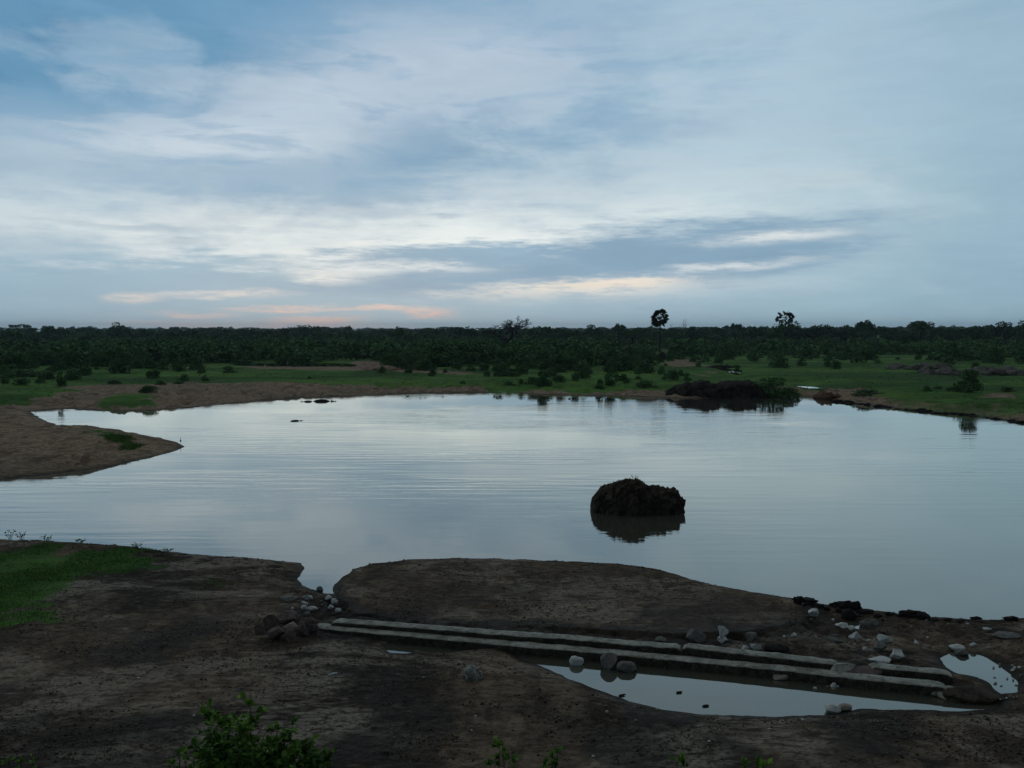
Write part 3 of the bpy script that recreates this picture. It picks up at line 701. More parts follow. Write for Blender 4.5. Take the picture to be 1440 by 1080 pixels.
isl, ik, iW = mound('mud_island', [(0, 3), (.02, 17), (.05, 23), (.1, 29), (.19, 36), (.29, 40), (.38, 42), (.46, 43), (.56, 38), (.66, 33), (.73, 33), (.82, 33), (.88, 30), (.94, 25), (.98, 14), (1, 3)],
                    834, 968, 724, 2.6, MUD_ISLAND, .15, 1, 150, 70, .55, .9, z=0.0)
tag(isl, 'dark eroded mud island with steep sides standing in open water', 'island')
hp, _, _ = mound('soil_heap', [(0, 1), (.05, 8), (.12, 13), (.25, 18), (.36, 20), (.48, 17), (.6, 18), (.7, 20), (.8, 18), (.9, 13), (.97, 6), (1, 1)], 940, 1092, 559, 7.5, MUD_HEAP, .45, 2, 110, 44, .6, .6, z=.05)
tag(hp, 'long dark soil heap on the far shore beside a dense bush', 'mound')
def heap(name, prof, x0, x1, yb, dep, mat, nz, seed, label, cat='mound'):
    o, _, _ = mound(name, prof, x0, x1, yb, dep, mat, nz, seed, 60, 26, .7, .6); tag(o, label, cat); return o
bumpy = [(0, 1), (.1, 5), (.25, 6), (.4, 5), (.55, 7), (.7, 6), (.85, 7), (1, 2)]
heap('rubble_ridge', [(u, h * .95) for u, h in bumpy], 1320, 1470, 528, 12, RUBBLE, .7, 3, 'broad grey rubble ridge at the right edge of the meadow')
heap('rubble_ridge', [(u, h * .8) for u, h in bumpy], 1262, 1345, 520, 8, RUBBLE, .6, 4, 'low grey rubble ridge left of the broad one on the meadow')
heap('termite_mound', [(0, 1), (.3, 6), (.5, 13), (.65, 8), (.85, 5), (1, 1)], 918, 946, 506, 5, MUD_HEAP, .3, 5, 'dark pointed termite mound at the foot of the tall palm')
heap('earth_bank', [(0, 3), (.2, 5), (.5, 6), (.8, 6), (1, 3)], 857, 900, 493, 6, RED_SOIL, .4, 6, 'long low reddish earth bank among shrubs left of the tall palm')
heap('earth_bank', [(0, 1), (.4, 5), (.7, 4), (1, 1)], 1043, 1054, 496, 3, PALE_SOIL, .2, 7, 'small pale earth bank before the shrubs right of the tall palm')
heap('earth_bank', [(0, 1), (.3, 4), (.6, 4.5), (1, 1)], 996, 1040, 518, 5, MUD_HEAP, .25, 8, 'low dark earth bank beside the little meadow stream')
heap('earth_bank', [(0, 1), (.3, 7), (.6, 7), (1, 1)], 1152, 1188, 556, 4, RED_SOIL, .3, 9, 'rounded brown earth bank on the far shore right of the dense bush')
heap('earth_bank', [(0, 2), (.5, 6), (1, 1)], 505, 560, 521, 9, PALE_SOIL, .4, 10, 'pale sandy earth bank beside the far pool')

# ------------------------------------------------------------------ leaves
def leaf_soup(cen, size, rg, up=.3, aspect=.7):
    """one rhombic leaf clump per centre -> verts (n,4,3)"""
    n = len(cen); nrm = rg.normal(size=(n, 3)); nrm[:, 2] += up; nrm /= np.linalg.norm(nrm, axis=1)[:, None]
    a = np.cross(nrm, rg.normal(size=(n, 3))); a /= np.linalg.norm(a, axis=1)[:, None]; b = np.cross(nrm, a)
    s = (size * rg.uniform(.6, 1.35, n))[:, None]
    return np.stack([cen - a * s * .5, cen + b * s * .5 * aspect, cen + a * s * .5, cen - b * s * .5 * aspect], 1)
def crown_points(n, lobes, rg):
    L = np.array([l[:3] for l in lobes]); r = np.array([l[3] for l in lobes]); pr = r ** 2 / (r ** 2).sum()
    i = rg.choice(len(L), n, p=pr); d = rg.normal(size=(n, 3)); d /= np.linalg.norm(d, axis=1)[:, None]; d[:, 2] *= .75
    return L[i] + d * (r[i] * rg.uniform(.55, 1.08, n) ** .6)[:, None], i
def shrub_arrays(seed, n=620, leaf=.12):
    rg = np.random.default_rng(seed); lobes = []
    for k in range(rg.integers(9, 15)):
        a = rg.uniform(0, 2 * math.pi); q = rg.uniform(0, .40); z = rg.uniform(.2, .86) * (1 - q * .8)
        lobes.append((math.cos(a) * q, math.sin(a) * q, z, rg.uniform(.15, .26)))
    lobes += [(.30 * math.cos(a), .30 * math.sin(a), .16, .22) for a in np.arange(0, 6.2, 1.3)]
    c_, i = crown_points(n, lobes, rg); c_[:, 2] = np.clip(c_[:, 2], .02, None)
    V = leaf_soup(c_, leaf, rg); e_ = np.percentile(V.reshape(-1, 3), [1.5, 98.5], axis=0)
    V = V / np.array([(e_[1, 0] - e_[0, 0]), (e_[1, 1] - e_[0, 1]), e_[1, 2]]); lt = rg.uniform(0, 1, len(lobes)); t_ = np.clip(lt[i] * .5 + rg.uniform(0, .5, n), 0, 1)
    return V, t_
def tree_arrays(seed, n=1300, leaf=.055, kind='round'):
    """unit crown width, z from 0 (ground) to 1 (top)"""
    rg = np.random.default_rng(seed); lobes = []
    for k in range(rg.integers(16, 24)):
        a = rg.uniform(0, 2 * math.pi); q = math.sqrt(rg.uniform(0, 1)) * .40
        if kind == 'flat': z = .86 - q * .25 + rg.uniform(-.06, .05); r = rg.uniform(.09, .15)
        elif kind == 'tall': z = rg.uniform(.3, .92) * (1 - q * .6); r = rg.uniform(.10, .18)
        else: z = .42 + (.48 - .3 * q / .4) * rg.uniform(.25, 1); r = rg.uniform(.10, .18)
        lobes.append((math.cos(a) * q, math.sin(a) * q, z, r))
    c_, i = crown_points(n, lobes, rg); V = leaf_soup(c_, leaf, rg)
    V[..., :2] *= 1.08; lt = rg.uniform(0, 1, len(lobes)); return V, np.clip(lt[i] * .55 + rg.uniform(0, .45, n), 0, 1), lobes
def soup_mesh(name, V, t_, mat):
    n = len(V); return mesh_np(name, V.reshape(-1, 3), np.arange(n * 4), 4, mat, False, t_)
def trunk_mesh(name, lobes, seed, r0=.035, mat=BARK, top=.55):
    rnd = random.Random(seed); parts = [tube([(0, 0, -.05), (.005, 0, .15), (rnd.uniform(-.02, .02), .01, .35), (0, 0, top)], [r0 * 1.3, r0, r0 * .8, r0 * .5], 7)]
    for l in rnd.sample(lobes, min(7, len(lobes))):
        parts.append(tube([(0, 0, rnd.uniform(.2, .4)), (l[0] * .5, l[1] * .5, l[2] * .75), l[:3]], [r0 * .55, r0 * .35, r0 * .12], 5))
    V, Q = join_soup(parts); return quads_mesh(name, V, Q, mat)
SH = [shrub_arrays(100 + i) for i in range(8)]
SHM = [soup_mesh('foliage', V, t_, LEAF_SCRUB) for V, t_ in SH]
SHN = [soup_mesh('foliage', *shrub_arrays(200 + i, 1800, .075), LEAF_SCRUB) for i in range(4)]
def stems(seed):
    rnd = random.Random(seed); P = []
    for k in range(7):
        a = rnd.uniform(0, 6.28); q = rnd.uniform(.15, .33); P.append(tube([(0, 0, -.05), (q * .4 * math.cos(a), q * .4 * math.sin(a), .25), (q * math.cos(a), q * math.sin(a), .6)], [.022, .016, .006], 5))
    return quads_mesh('stem', *join_soup(P), BARK)
STM = [stems(i) for i in range(3)]
# hand placed meadow shrubs: foot x, foot y, width, height in photo pixels, and a phrase that places each
BUSH = [
 (764, 543, 21, 21, 'round dark bush on the far shore, largest between the shore middle and the bank pair'), (809, 536, 10, 11, 'small shrub midway between the large shore bush and the bank pair'),
 (781, 534, 10, 8, 'low shrub just behind the large far shore bush'), (844, 542, 14, 15, 'left one of two equal round bushes at the far shore'),
 (858, 542, 15, 16, 'right one of two equal round bushes at the far shore'), (897, 527, 9, 10, 'small shrub on the meadow above a still lower one'),
 (898, 533, 8, 5, 'low flat shrub on the meadow right of the shore pair'), (931, 527, 10, 11, 'small upright shrub on the meadow left of the dark heap'),
 (934, 534, 8, 5, 'tiny shrub under the small upright one left of the dark heap'), (948, 535, 15, 14, 'round shrub at the left foot of the dark soil heap'),
 (959, 528, 9, 9, 'small shrub behind the left end of the dark soil heap'), (967, 536, 10, 11, 'oval shrub touching the left end of the dark soil heap'),
 (1011, 511, 13, 14, 'round shrub in open meadow right of the tall palm, nearer of two'), (1026, 506, 17, 15, 'wider shrub in open meadow right of the tall palm, farther of two'),
 (992, 505, 4, 9, 'thin upright shrub in open meadow nearest the palm'), (864, 509, 10, 12, 'dark egg shaped shrub left of the tall palm clearing'),
 (859, 524, 17, 17, 'round meadow shrub behind the shore pair'), (880, 521, 21, 21, 'broad meadow shrub right of the one behind the shore pair'),
 (846, 513, 20, 15, 'broad shrub at the back of the middle thicket'), (832, 513, 17, 15, 'shrub left of the broad one at the back of the middle thicket'),
 (824, 527, 19, 15, 'loose shrub in the front row of the middle thicket'), (802, 521, 25, 19, 'wide shrub in the heart of the middle thicket'),
 (787, 516, 24, 15, 'wide low shrub in the left of the middle thicket'), (910, 514, 29, 23, 'large dark shrub left of the tall palm foot'),
 (899, 512, 19, 20, 'dark shrub leaning on the large one left of the palm foot'), (867, 531, 7, 6, 'tiny shrub right below the round meadow shrub'),
 (881, 539, 9, 5, 'tiny flat shrub between the shore pair and the low bank shrub'), (910, 547, 28, 9, 'low spreading shrub on the far bank left of the soil heap'),
 (1085, 558, 42, 25, 'dense dark bush at the right end of the soil heap'), (1112, 556, 30, 13, 'low shrub hugging the right side of the dense dark bush'),
 (1099, 509, 11, 11, 'dark shrub at the scrub edge left of the second palm'), (1129, 515, 12, 12, 'small round meadow shrub, left of a pair farther right'),
 (1165, 517, 10, 12, 'left shrub of the meadow pair on the right half'), (1177, 519, 13, 11, 'right shrub of the meadow pair on the right half'),
 (1190, 506, 17, 11, 'low shrub at the scrub edge above the meadow pair'), (1222, 506, 25, 17, 'broad shrub at the scrub edge right of the meadow pair'),
 (1367, 552, 29, 26, 'large round bush alone on the right far shore'), (1399, 511, 23, 19, 'broad shrub behind the rubble ridge'),
 (1421, 551, 15, 7, 'low shrub right of the large round shore bush'), (1305, 550, 11, 7, 'first low shrub left of the large round shore bush'),
 (1320, 550, 10, 5, 'flat middle shrub left of the large round shore bush'), (1342, 550, 13, 6, 'flat shrub nearest left of the large round shore bush'),
 (1222, 554, 36, 8, 'long low shrub on the right far bank'), (115, 529, 17, 19, 'rounded shrub alone on the left meadow'),
 (85, 543, 11, 20, 'tall narrow shrub near the left bank'), (98, 535, 13, 9, 'low shrub between the narrow one and the rounded one on the left'),
 (26, 542, 18, 9, 'wide low shrub near the left edge'), (55, 539, 11, 9, 'small shrub between the wide low one and the narrow one on the left'),
 (5, 540, 9, 13, 'upright shrub at the left edge of the meadow'), (95, 519, 26, 22, 'large dark shrub at the left meadow edge'),
 (140, 516, 26, 19, 'broad dark shrub right of the large one at the left meadow edge'), (162, 515, 26, 24, 'tall dark shrub third along the left meadow edge'),
 (190, 518, 17, 14, 'round shrub standing out of the left thicket'), (208, 518, 11, 13, 'small round shrub right of the round one at the left thicket'),
 (249, 519, 10, 9, 'small shrub alone right of the left thicket'), (135, 520, 6, 5, 'tiny tuft like shrub before the left thicket'),
 (156, 520, 12, 6, 'flat shrub at the foot of the left thicket'), (308, 510, 21, 13, 'broad shrub at the meadow edge left of the far pool'),
 (342, 508, 20, 12, 'broad shrub just above the left end of the far pool'), (224, 541, 13, 5, 'flat shrub at the top of the left sandy bank'),
 (250, 540, 13, 4, 'very flat shrub right of the flat one at the top of the sandy bank'), (160, 540, 15, 5, 'flat shrub left of the flat one at the top of the sandy bank'),
 (12, 526, 40, 26, 'very wide dark shrub at the left edge'), (48, 514, 26, 18, 'dark shrub behind the wide ones at the left'),
 (32, 530, 42, 8, 'long low dark shrub below the very wide one at the left edge'), (205, 553, 20, 9, 'dark shrub in the hollow of the left sandy bank'),
 (536, 525, 10, 10, 'round shrub alone right of the far pool'), (575, 519, 32, 24, 'wide dark shrub at the thicket front right of the far pool'),
 (595, 521, 30, 22, 'wide dark shrub at the right end of the thicket right of the far pool'), (547, 516, 22, 18, 'dark shrub at the left end of the thicket right of the far pool'),
 (640, 518, 11, 8, 'small shrub on the middle meadow below the thicket'), (659, 522, 7, 7, 'tiny round shrub left of another on the middle meadow'),
 (665, 522, 8, 9, 'small round shrub right of the tiny one on the middle meadow'), (680, 522, 13, 11, 'broader shrub right of the tiny pair on the middle meadow'),
 (626, 525, 6, 6, 'tiny shrub at the end of the pale earth strip'), (607, 529, 9, 4, 'flat tuft like shrub on the pale earth strip'),
 (697, 522, 11, 9, 'small shrub rightmost of the middle meadow row'), (716, 526, 9, 9, 'small shrub on the middle meadow left of the middle thicket'),
 (717, 546, 16, 8, 'low shrub on the far shore left of the large shore bush'), (435, 533, 7, 3, 'tiny flat shrub alone in the wide green meadow')]
for i, (x, y, w_, h_, lab) in enumerate(BUSH):
    p = on(x, y); k = mpp(p); e = link('shrub', None, None, (p.x, p.y + w_ * k * .3, p.z), i * 1.3, (w_ * k, w_ * k, h_ * k))
    tag(e, lab, 'shrub', 'shrubs on the far shore and meadow')
    link('foliage', (SHN if w_ > 18 else SHM)[i % 4], e)
    if w_ > 9: link('stem', STM[i % 3], e)

rnd = random.Random(17); NSMALL = 0
for i in range(95):
    if i < 62: x, y = rnd.uniform(590, 945), 506 + 33 * rnd.random() ** 1.5
    elif i < 80: x, y = rnd.uniform(0, 330), 517 + 20 * rnd.random() ** 1.3
    else: x, y = rnd.uniform(960, 1430), 504 + 14 * rnd.random() ** 1.6
    p = on(x, y); wq = rnd.uniform(.8, 2.3)
    o = link('shrub', SHM[i % 8], None, p, i * 2.1, (wq, wq, wq * rnd.uniform(.5, .95)))
    tag(o, 'small loose shrub sprinkled on the grass between the far shore and the scrub', 'shrub', 'small shrubs sprinkled on the meadow'); NSMALL += 1
# ------------------------------------------------------------------ scatter of the scrub and woodland
BX = [-200, 0, 100, 200, 300, 400, 440, 520, 560, 620, 680, 720, 780, 860, 900, 930, 1000, 1060, 1100, 1250, 1300, 1440, 1700]
BY = [522, 520, 513, 513, 509, 509, 508, 502, 514, 514, 511, 512, 521, 509, 507, 502, 499, 498, 500, 502, 507, 508, 510]
rg = np.random.default_rng(77)
def scatter(n, d0, d1, pw=1.0):
    d = d0 + (d1 - d0) * rg.uniform(0, 1, n) ** pw; a = np.radians(rg.uniform(-35, 35, n)); return d * np.sin(a), d * np.cos(a), d
x, y, d = scatter(6500, 165, 640, 1.25)
pxx = 720 + F * x / y; row = 465 + F * (CAMZ - GZ) / y
by = np.interp(pxx, BX, BY); keep = row < by + rg.normal(0, 1.5, len(x)) + rg.exponential(7, len(x)) * (rg.uniform(0, 1, len(x)) < .22); keep &= (row < 534) & ~((row > by + 2) & (pxx > 315) & (pxx < 560)); outl = row > by + 2
openings = fbm(x, y, .018, 3, 91); keep &= openings > -.30 - .3 * sst(d, 250, 350)
keep &= ~((pxx > 850) & (pxx < 905) & (row > 486) & (row < 500))
keep &= ~((pxx > 916) & (pxx < 948) & (row > 492))
x, y, d, outl = x[keep], y[keep], d[keep], outl[keep]; o_ = np.argsort(d); x, y, d, outl = x[o_], y[o_], d[o_], outl[o_]
zz, _ = terrain(x, y)
wd = np.clip(rg.lognormal(1.3, .36, len(x)), 1.6, 7); wd = np.where(outl, wd * .6, wd); ht = wd * rg.uniform(.5, .95, len(x)); ht = np.minimum(ht, 4.6)
NI = 300 - len(BUSH) - NSMALL
for i in range(min(NI, len(x))):
    o = link('shrub', SHM[i % 8], None, (x[i], y[i], zz[i]), float(rg.uniform(0, 6.28)), (wd[i], wd[i], ht[i]))
    tag(o, 'dark green shrub in the front of the dense scrub beyond the meadow', 'shrub', 'shrubs in the front of the dense scrub')
def merged(name, xs, ys, zs, ws, hs, protos, mat, label=None):
    VV = []; TT = []
    for i in range(len(xs)):
        V, t_ = protos[i % len(protos)][:2]; a = rg.uniform(0, 6.28); c_, s_ = math.cos(a), math.sin(a)
        W = V * np.array([ws[i], ws[i], hs[i]]); q = np.empty_like(W); q[..., 0] = W[..., 0] * c_ - W[..., 1] * s_ + xs[i]; q[..., 1] = W[..., 0] * s_ + W[..., 1] * c_ + ys[i]; q[..., 2] = W[..., 2] + zs[i]
        VV.append(q); TT.append(np.clip(t_ * .7 + rg.uniform(-.2, .4), 0, 1))
    o = link(name, soup_mesh(name, np.concatenate(VV), np.concatenate(TT), mat)); return tag(o, label, kind='stuff')
LOWP = [shrub_arrays(300 + i, 170, .19) for i in range(8)]
j = slice(NI, None); merged('scrub', x[j], y[j], zz[j], wd[j], ht[j], LOWP, LEAF_SCRUB)
# woodland: trees 450 m and beyond, merged
TREEP = [tree_arrays(400 + i, 170, .15, 'round' if i % 3 else 'flat') for i in range(9)]
x, y, d = scatter(1500, 400, 1100, 1.0); zz, _ = terrain(x, y); ht = np.clip(rg.lognormal(1.95, .22, len(x)), 4.5, 11) * (1 + .22 * sst(x / y, .05, .4)); wd = ht * rg.uniform(.75, 1.4, len(x))
x2, y2, d2 = scatter(2000, 1000, 3200, .8); z2, _ = terrain(x2, y2); h2 = np.clip(rg.lognormal(2.1, .25, len(x2)), 5, 15); w2 = h2 * rg.uniform(.9, 1.8, len(x2))
merged('woodland', np.r_[x, x2], np.r_[y, y2], np.r_[zz, z2], np.r_[wd, w2], np.r_[ht, h2], TREEP, LEAF_TREE)

# ------------------------------------------------------------------ single trees on the skyline
TR = {}
for kind in ('round', 'flat', 'tall'):
    for s in range(3):
        V, t_, lobes = tree_arrays(500 + s + len(kind) * 10, 1500, .058, kind)
        TR[kind, s] = (soup_mesh('crown', V, t_, LEAF_TREE), trunk_mesh('trunk', lobes, s, .028 if kind != 'tall' else .035, top=.7 if kind == 'flat' else .5))
TREES = [  # x, top row, width px, distance m, kind, phrase
 (163, 453, 30, 520, 'tall', 'tallest dark dense tree on the left skyline with a ragged top'), (203, 459, 36, 540, 'round', 'broad dark tree right of the tallest one on the left skyline'),
 (68, 457, 18, 700, 'flat', 'small flat topped tree near the left end of the skyline'), (425, 454, 34, 560, 'round', 'broad tree breaking the skyline over the far pool'),
 (370, 459, 16, 700, 'round', 'small rounded tree left of the broad one over the far pool'), (342, 458, 28, 650, 'round', 'wide low tree left of the small rounded one on the skyline'),
 (490, 458, 12, 800, 'flat', 'tiny tree top right of the broad one over the far pool'), (300, 459, 30, 640, 'round', 'wide tree midway along the left skyline'),
 (600, 458, 34, 560, 'tall', 'tall dense tree left of the bare tree'), (640, 459, 26, 640, 'round', 'low rounded tree nearest left of the bare tree'),
 (540, 459, 28, 640, 'round', 'rounded tree midway between the far pool and the bare tree'), (240, 460, 26, 650, 'round', 'plain rounded tree third from the tallest left one'),
 (120, 460, 26, 650, 'flat', 'flat topped tree left of the tallest dark one'), (20, 459, 26, 640, 'round', 'rounded tree at the left end of the skyline'),
 (832, 452, 24, 430, 'round', 'round topped tree between the bare tree and the tall palm'), (870, 455, 20, 430, 'flat', 'flat topped tree left of the tall palm'),
 (890, 457, 26, 420, 'round', 'broad low tree nearest left of the tall palm'), (972, 456, 34, 420, 'round', 'broad tree right of the tall palm and the thin bare tree'),
 (1005, 457, 28, 430, 'round', 'low broad tree midway between the two palms'), (1035, 453, 15, 440, 'flat', 'small tree with a raised flat tuft between the two palms'),
 (1060, 457, 32, 420, 'round', 'broad low tree left of the second palm'), (1105, 447, 46, 380, 'round', 'broad tree that hides the second palm trunk'),
 (1147, 447, 40, 370, 'round', 'big domed tree right of the second palm'), (1190, 454, 36, 380, 'round', 'wide dome tree right of the big domed one'),
 (1218, 450, 26, 400, 'flat', 'sparse flat topped tree right of the wide dome tree'), (1255, 457, 36, 380, 'round', 'low wide tree between two flat topped ones'),
 (1295, 449, 32, 380, 'flat', 'umbrella shaped tree on the right skyline'), (1325, 454, 20, 390, 'round', 'small tree right of the umbrella shaped one'),
 (1371, 452, 42, 350, 'round', 'wide domed tree near the right end of the skyline'), (1414, 447, 40, 340, 'round', 'tall domed tree second from the right edge'),
 (1448, 445, 34, 335, 'round', 'tallest tree cut by the right edge'), (780, 459, 34, 450, 'round', 'broad low tree between the bare tree and the round topped one'),
 (745, 460, 30, 470, 'round', 'dark low tree at the right foot of the bare tree'), (690, 460, 30, 470, 'round', 'dark low tree at the left foot of the bare tree'),
 (1275, 458, 30, 370, 'round', 'plain low tree left of the umbrella shaped one'), (1340, 458, 34, 360, 'round', 'plain wide tree left of the wide domed one')]
for i, (x, yt, w_, dd, kind, lab) in enumerate(TREES):
    dr = px_dir(x, yt); k = dd / dr.y; px_, py_ = dr.x * k, dd; zt = CAMZ + dr.z * k; g0 = gz(px_, py_)
    H = zt - g0; W = w_ * dd / F * 1.1; cm, tm = TR[kind, i % 3]
    e = link('tree', None, None, (px_, py_, g0), i * 1.7, (W, W, H * 1.02)); tag(e, lab, 'tree', 'trees on the skyline')
    link('crown', cm, e); link('trunk', tm, e)

# ------------------------------------------------------------------ palms
def palm(x, ytop, ycen, yfoot, rpx, dist, label, nf, seed, gap=1.0):
    rnd = random.Random(seed); dr = px_dir(x, ycen); k = dist / dr.y; P = Vector((dr.x * k, dist, gz(dr.x * k, dist))); zc = CAMZ + dr.z * k; r = rpx * dist / F
    H = zc - P.z; e = tag(link('palm_tree', None, None, P), label, 'palm tree')
    tv, tq = tube([(0, 0, -.2), (.03, 0, H * .2), (.08, 0, H * .5), (.03, 0, H * .8), (0, 0, H)], [.28, .19, .19, .2, .15], 10)
    link('trunk', quads_mesh('trunk', tv, tq, BARK), e)
    for i in range(nf):
        th = i * 2.399963 + rnd.uniform(-.25, .25); el = math.asin(-.9 + 1.88 * (i + .5) / nf); d = Vector((math.cos(th) * math.cos(el), math.sin(th) * math.cos(el), math.sin(el)))
        L = r * rnd.uniform(.5, .72) * (gap if i % 2 else 1); tip = d * L + Vector((0, 0, -.05 * L)); R_ = r * rnd.uniform(.36, .5)
        V, Q = tube([(0, 0, 0), tip * .5 + Vector((0, 0, .06 * L)), tip], [.06, .04, .03], 4)
        a = d.cross(Vector((0, 0, 1))); a = (a if a.length > .1 else Vector((1, 0, 0))).normalized(); b = d
        nn = a.cross(b); tw = rnd.uniform(-1.3, 1.3); a, nn = a * math.cos(tw) + nn * math.sin(tw), nn * math.cos(tw) - a * math.sin(tw)
        for s in range(13):      # pleated fan of narrow blades
            ph = (-1 + 2 * s / 12) * 2.1; u = b * math.cos(ph) + a * math.sin(ph); wv = a * math.cos(ph) - b * math.sin(ph)
            R2 = R_ * rnd.uniform(.85, 1.1) * (1 if abs(ph) < 1.6 else .75); drp = Vector((0, 0, -.12 * R2)); o0 = len(V)
            V += [tuple(tip), tuple(tip + u * R2 * .6 + wv * R2 * .16 + nn * .05), tuple(tip + u * R2 + drp), tuple(tip + u * R2 * .6 - wv * R2 * .16 - nn * .05)]; Q.append((o0, o0 + 1, o0 + 2, o0 + 3))
        me = mesh_np('frond', np.array(V), np.array(Q), 4, LEAF_PALM, False, [rnd.uniform(0, .8)] * len(Q)); link('frond', me, e, (0, 0, H))
    return e
palm(928, 434, 447, 502, 13.6, 283, 'tall palm with a round dark crown standing above the scrub', 32, 3)
palm(1105, 436, 447, 500, 11.5, 385, 'second palm with a sparse crown rising out of broad trees', 22, 4, 1.25)

# ------------------------------------------------------------------ bare trees
def bare(x, yt, yb, wpx, dist, label, seed, depth=6, th=.30):
    rnd = random.Random(seed); dr = px_dir(x, yt); k = dist / dr.y; P = Vector((dr.x * k, dist, gz(dr.x * k, dist))); H = CAMZ + dr.z * k - P.z; W = wpx * dist / F
    trunk = []; br = []
    def grow_(p, d, L, r, lv):
        q = p + d * L * .55 + Vector((rnd.gauss(0, .06), rnd.gauss(0, .06), 0)) * L; e_ = q + (d + Vector((rnd.gauss(0, .2), rnd.gauss(0, .2), rnd.gauss(0, .1)))).normalized() * L * .45
        (trunk if lv == 0 else br).append(tube([p, q, e_], [r, r * .82, r * .66], 6 if lv < 2 else 4))
        if lv >= depth: return
        for c_ in range(rnd.choice((2, 3, 3)) if lv else 4):
            a = rnd.uniform(0, 6.28) if lv else c_ * 1.6 + .4; sp = rnd.uniform(.6, 1.25) if lv else rnd.uniform(.9, 1.4)
            nd = (d + Vector((math.cos(a) * sp, math.sin(a) * sp * .8, rnd.uniform(-.25, .2)))).normalized()
            if nd.z < -.1: nd.z = .05
            grow_(e_, nd, L * rnd.uniform(.58, .8), r * .62, lv + 1)
    grow_(Vector((0, 0, -.2)), Vector((.03, 0, 1)), 1.0, th / 4.0, 0)
    allv = np.array([v for p in br for v in p[0]]); cx = (allv[:, 0].max() + allv[:, 0].min()) / 2; sw = W / (allv[:, 0].max() - allv[:, 0].min()); sh = H / allv[:, 2].max()
    e = tag(link('bare_tree', None, None, P, 0, (sw, sw, sh)), label, 'bare tree')
    link('trunk', quads_mesh('trunk', *join_soup(trunk), DEADWOOD), e); link('branches', quads_mesh('branches', *join_soup(br), DEADWOOD), e)
bare(716, 443, 490, 72, 330, 'large leafless tree with a wide spread of grey branches', 12, 6, .6)
bare(962, 447, 480, 20, 330, 'thin leafless tree just right of the tall palm', 5, 4, .16)
bare(944, 453, 480, 12, 335, 'smaller leafless tree squeezed between the tall palm and the thin bare one', 9, 4, .14)

# ------------------------------------------------------------------ grass
def blades(name, P, n, z_up, wid, seed, edge_noise=1.0, hollow=None, label=None):
    rg_ = np.random.default_rng(seed); lo, hi = P.min(0), P.max(0); lo = np.maximum(lo, (-32, 0))
    x = rg_.uniform(lo[0], hi[0], n * 3); y = rg_.uniform(lo[1], hi[1], n * 3)
    s = -sdist(x, y, P) + fbm(x, y, .9, 4, 51) * edge_noise; k = (s > rg_.uniform(-.2, 1.2 if seed != 1 else 2.0, len(x))) & (np.abs(x / np.maximum(y, 1)) < .72) & (fbm(x, y, .8, 3, 66) > rg_.uniform(-.45, .15, len(x))); x, y = x[k][:n], y[k][:n]
    z, dp = terrain(x, y); k = dp > .1; x, y, z = x[k], y[k], z[k]; m_ = len(x)
    a = rg_.uniform(0, 6.28, m_); h = rg_.uniform(.4, 1.2, m_) * z_up; w_ = wid * rg_.uniform(.7, 1.3, m_); le = rg_.normal(0, .5, (m_, 2)) * h[:, None]
    b = np.stack([x, y, z - .01], -1); s_ = np.stack([np.cos(a) * w_, np.sin(a) * w_, 0 * a], -1); tp = b + np.stack([le[:, 0], le[:, 1], h], -1)
    V = np.stack([b - s_, b + s_, tp], 1).reshape(-1, 3)
    return tag(link(name, mesh_np(name, V, np.arange(m_ * 3), 3, GRASS, False, rg_.uniform(0, 1, m_))), kind='stuff')
blades('grass', GRASS1, 52000, .08, .013, 1, 2.2)
blades('grass', GRASS1B, 1500, .06, .012, 2, .5)
blades('grass', SPITG, 6000, .16, .03, 3, 1.5)
MG = poly([(-200, 566), (60, 566), (130, 547), (400, 543), (700, 545), (1000, 548), (1170, 550), (1440, 582), (1600, 590), (1600, 508), (1000, 505), (440, 508), (-200, 515)], GZ)
def meadow_tufts():
    rg_ = np.random.default_rng(4); n = 70000; lo, hi = MG.min(0), MG.max(0); x = rg_.uniform(max(lo[0], -150), min(hi[0], 150), n); y = rg_.uniform(lo[1], min(hi[1], 260), n)
    k = (sdist(x, y, MG) < -2) & (fbm(x, y, .12, 4, 95) > -.1); x, y = x[k], y[k]
    for P in BAREF + [q[1] for q in FPOLY]:
        k = sdist(x, y, P) > 1; x, y = x[k], y[k]
    z, dp = terrain(x, y); c_ = np.stack([x, y, z + .07], -1)
    V = leaf_soup(c_, .22, rg_, 3.0); V[..., 2] = np.maximum(V[..., 2], (z - .02)[:, None])
    tag(link('grass', soup_mesh('grass', V, rg_.uniform(0, 1, len(V)), GRASS)), kind='stuff')
meadow_tufts()

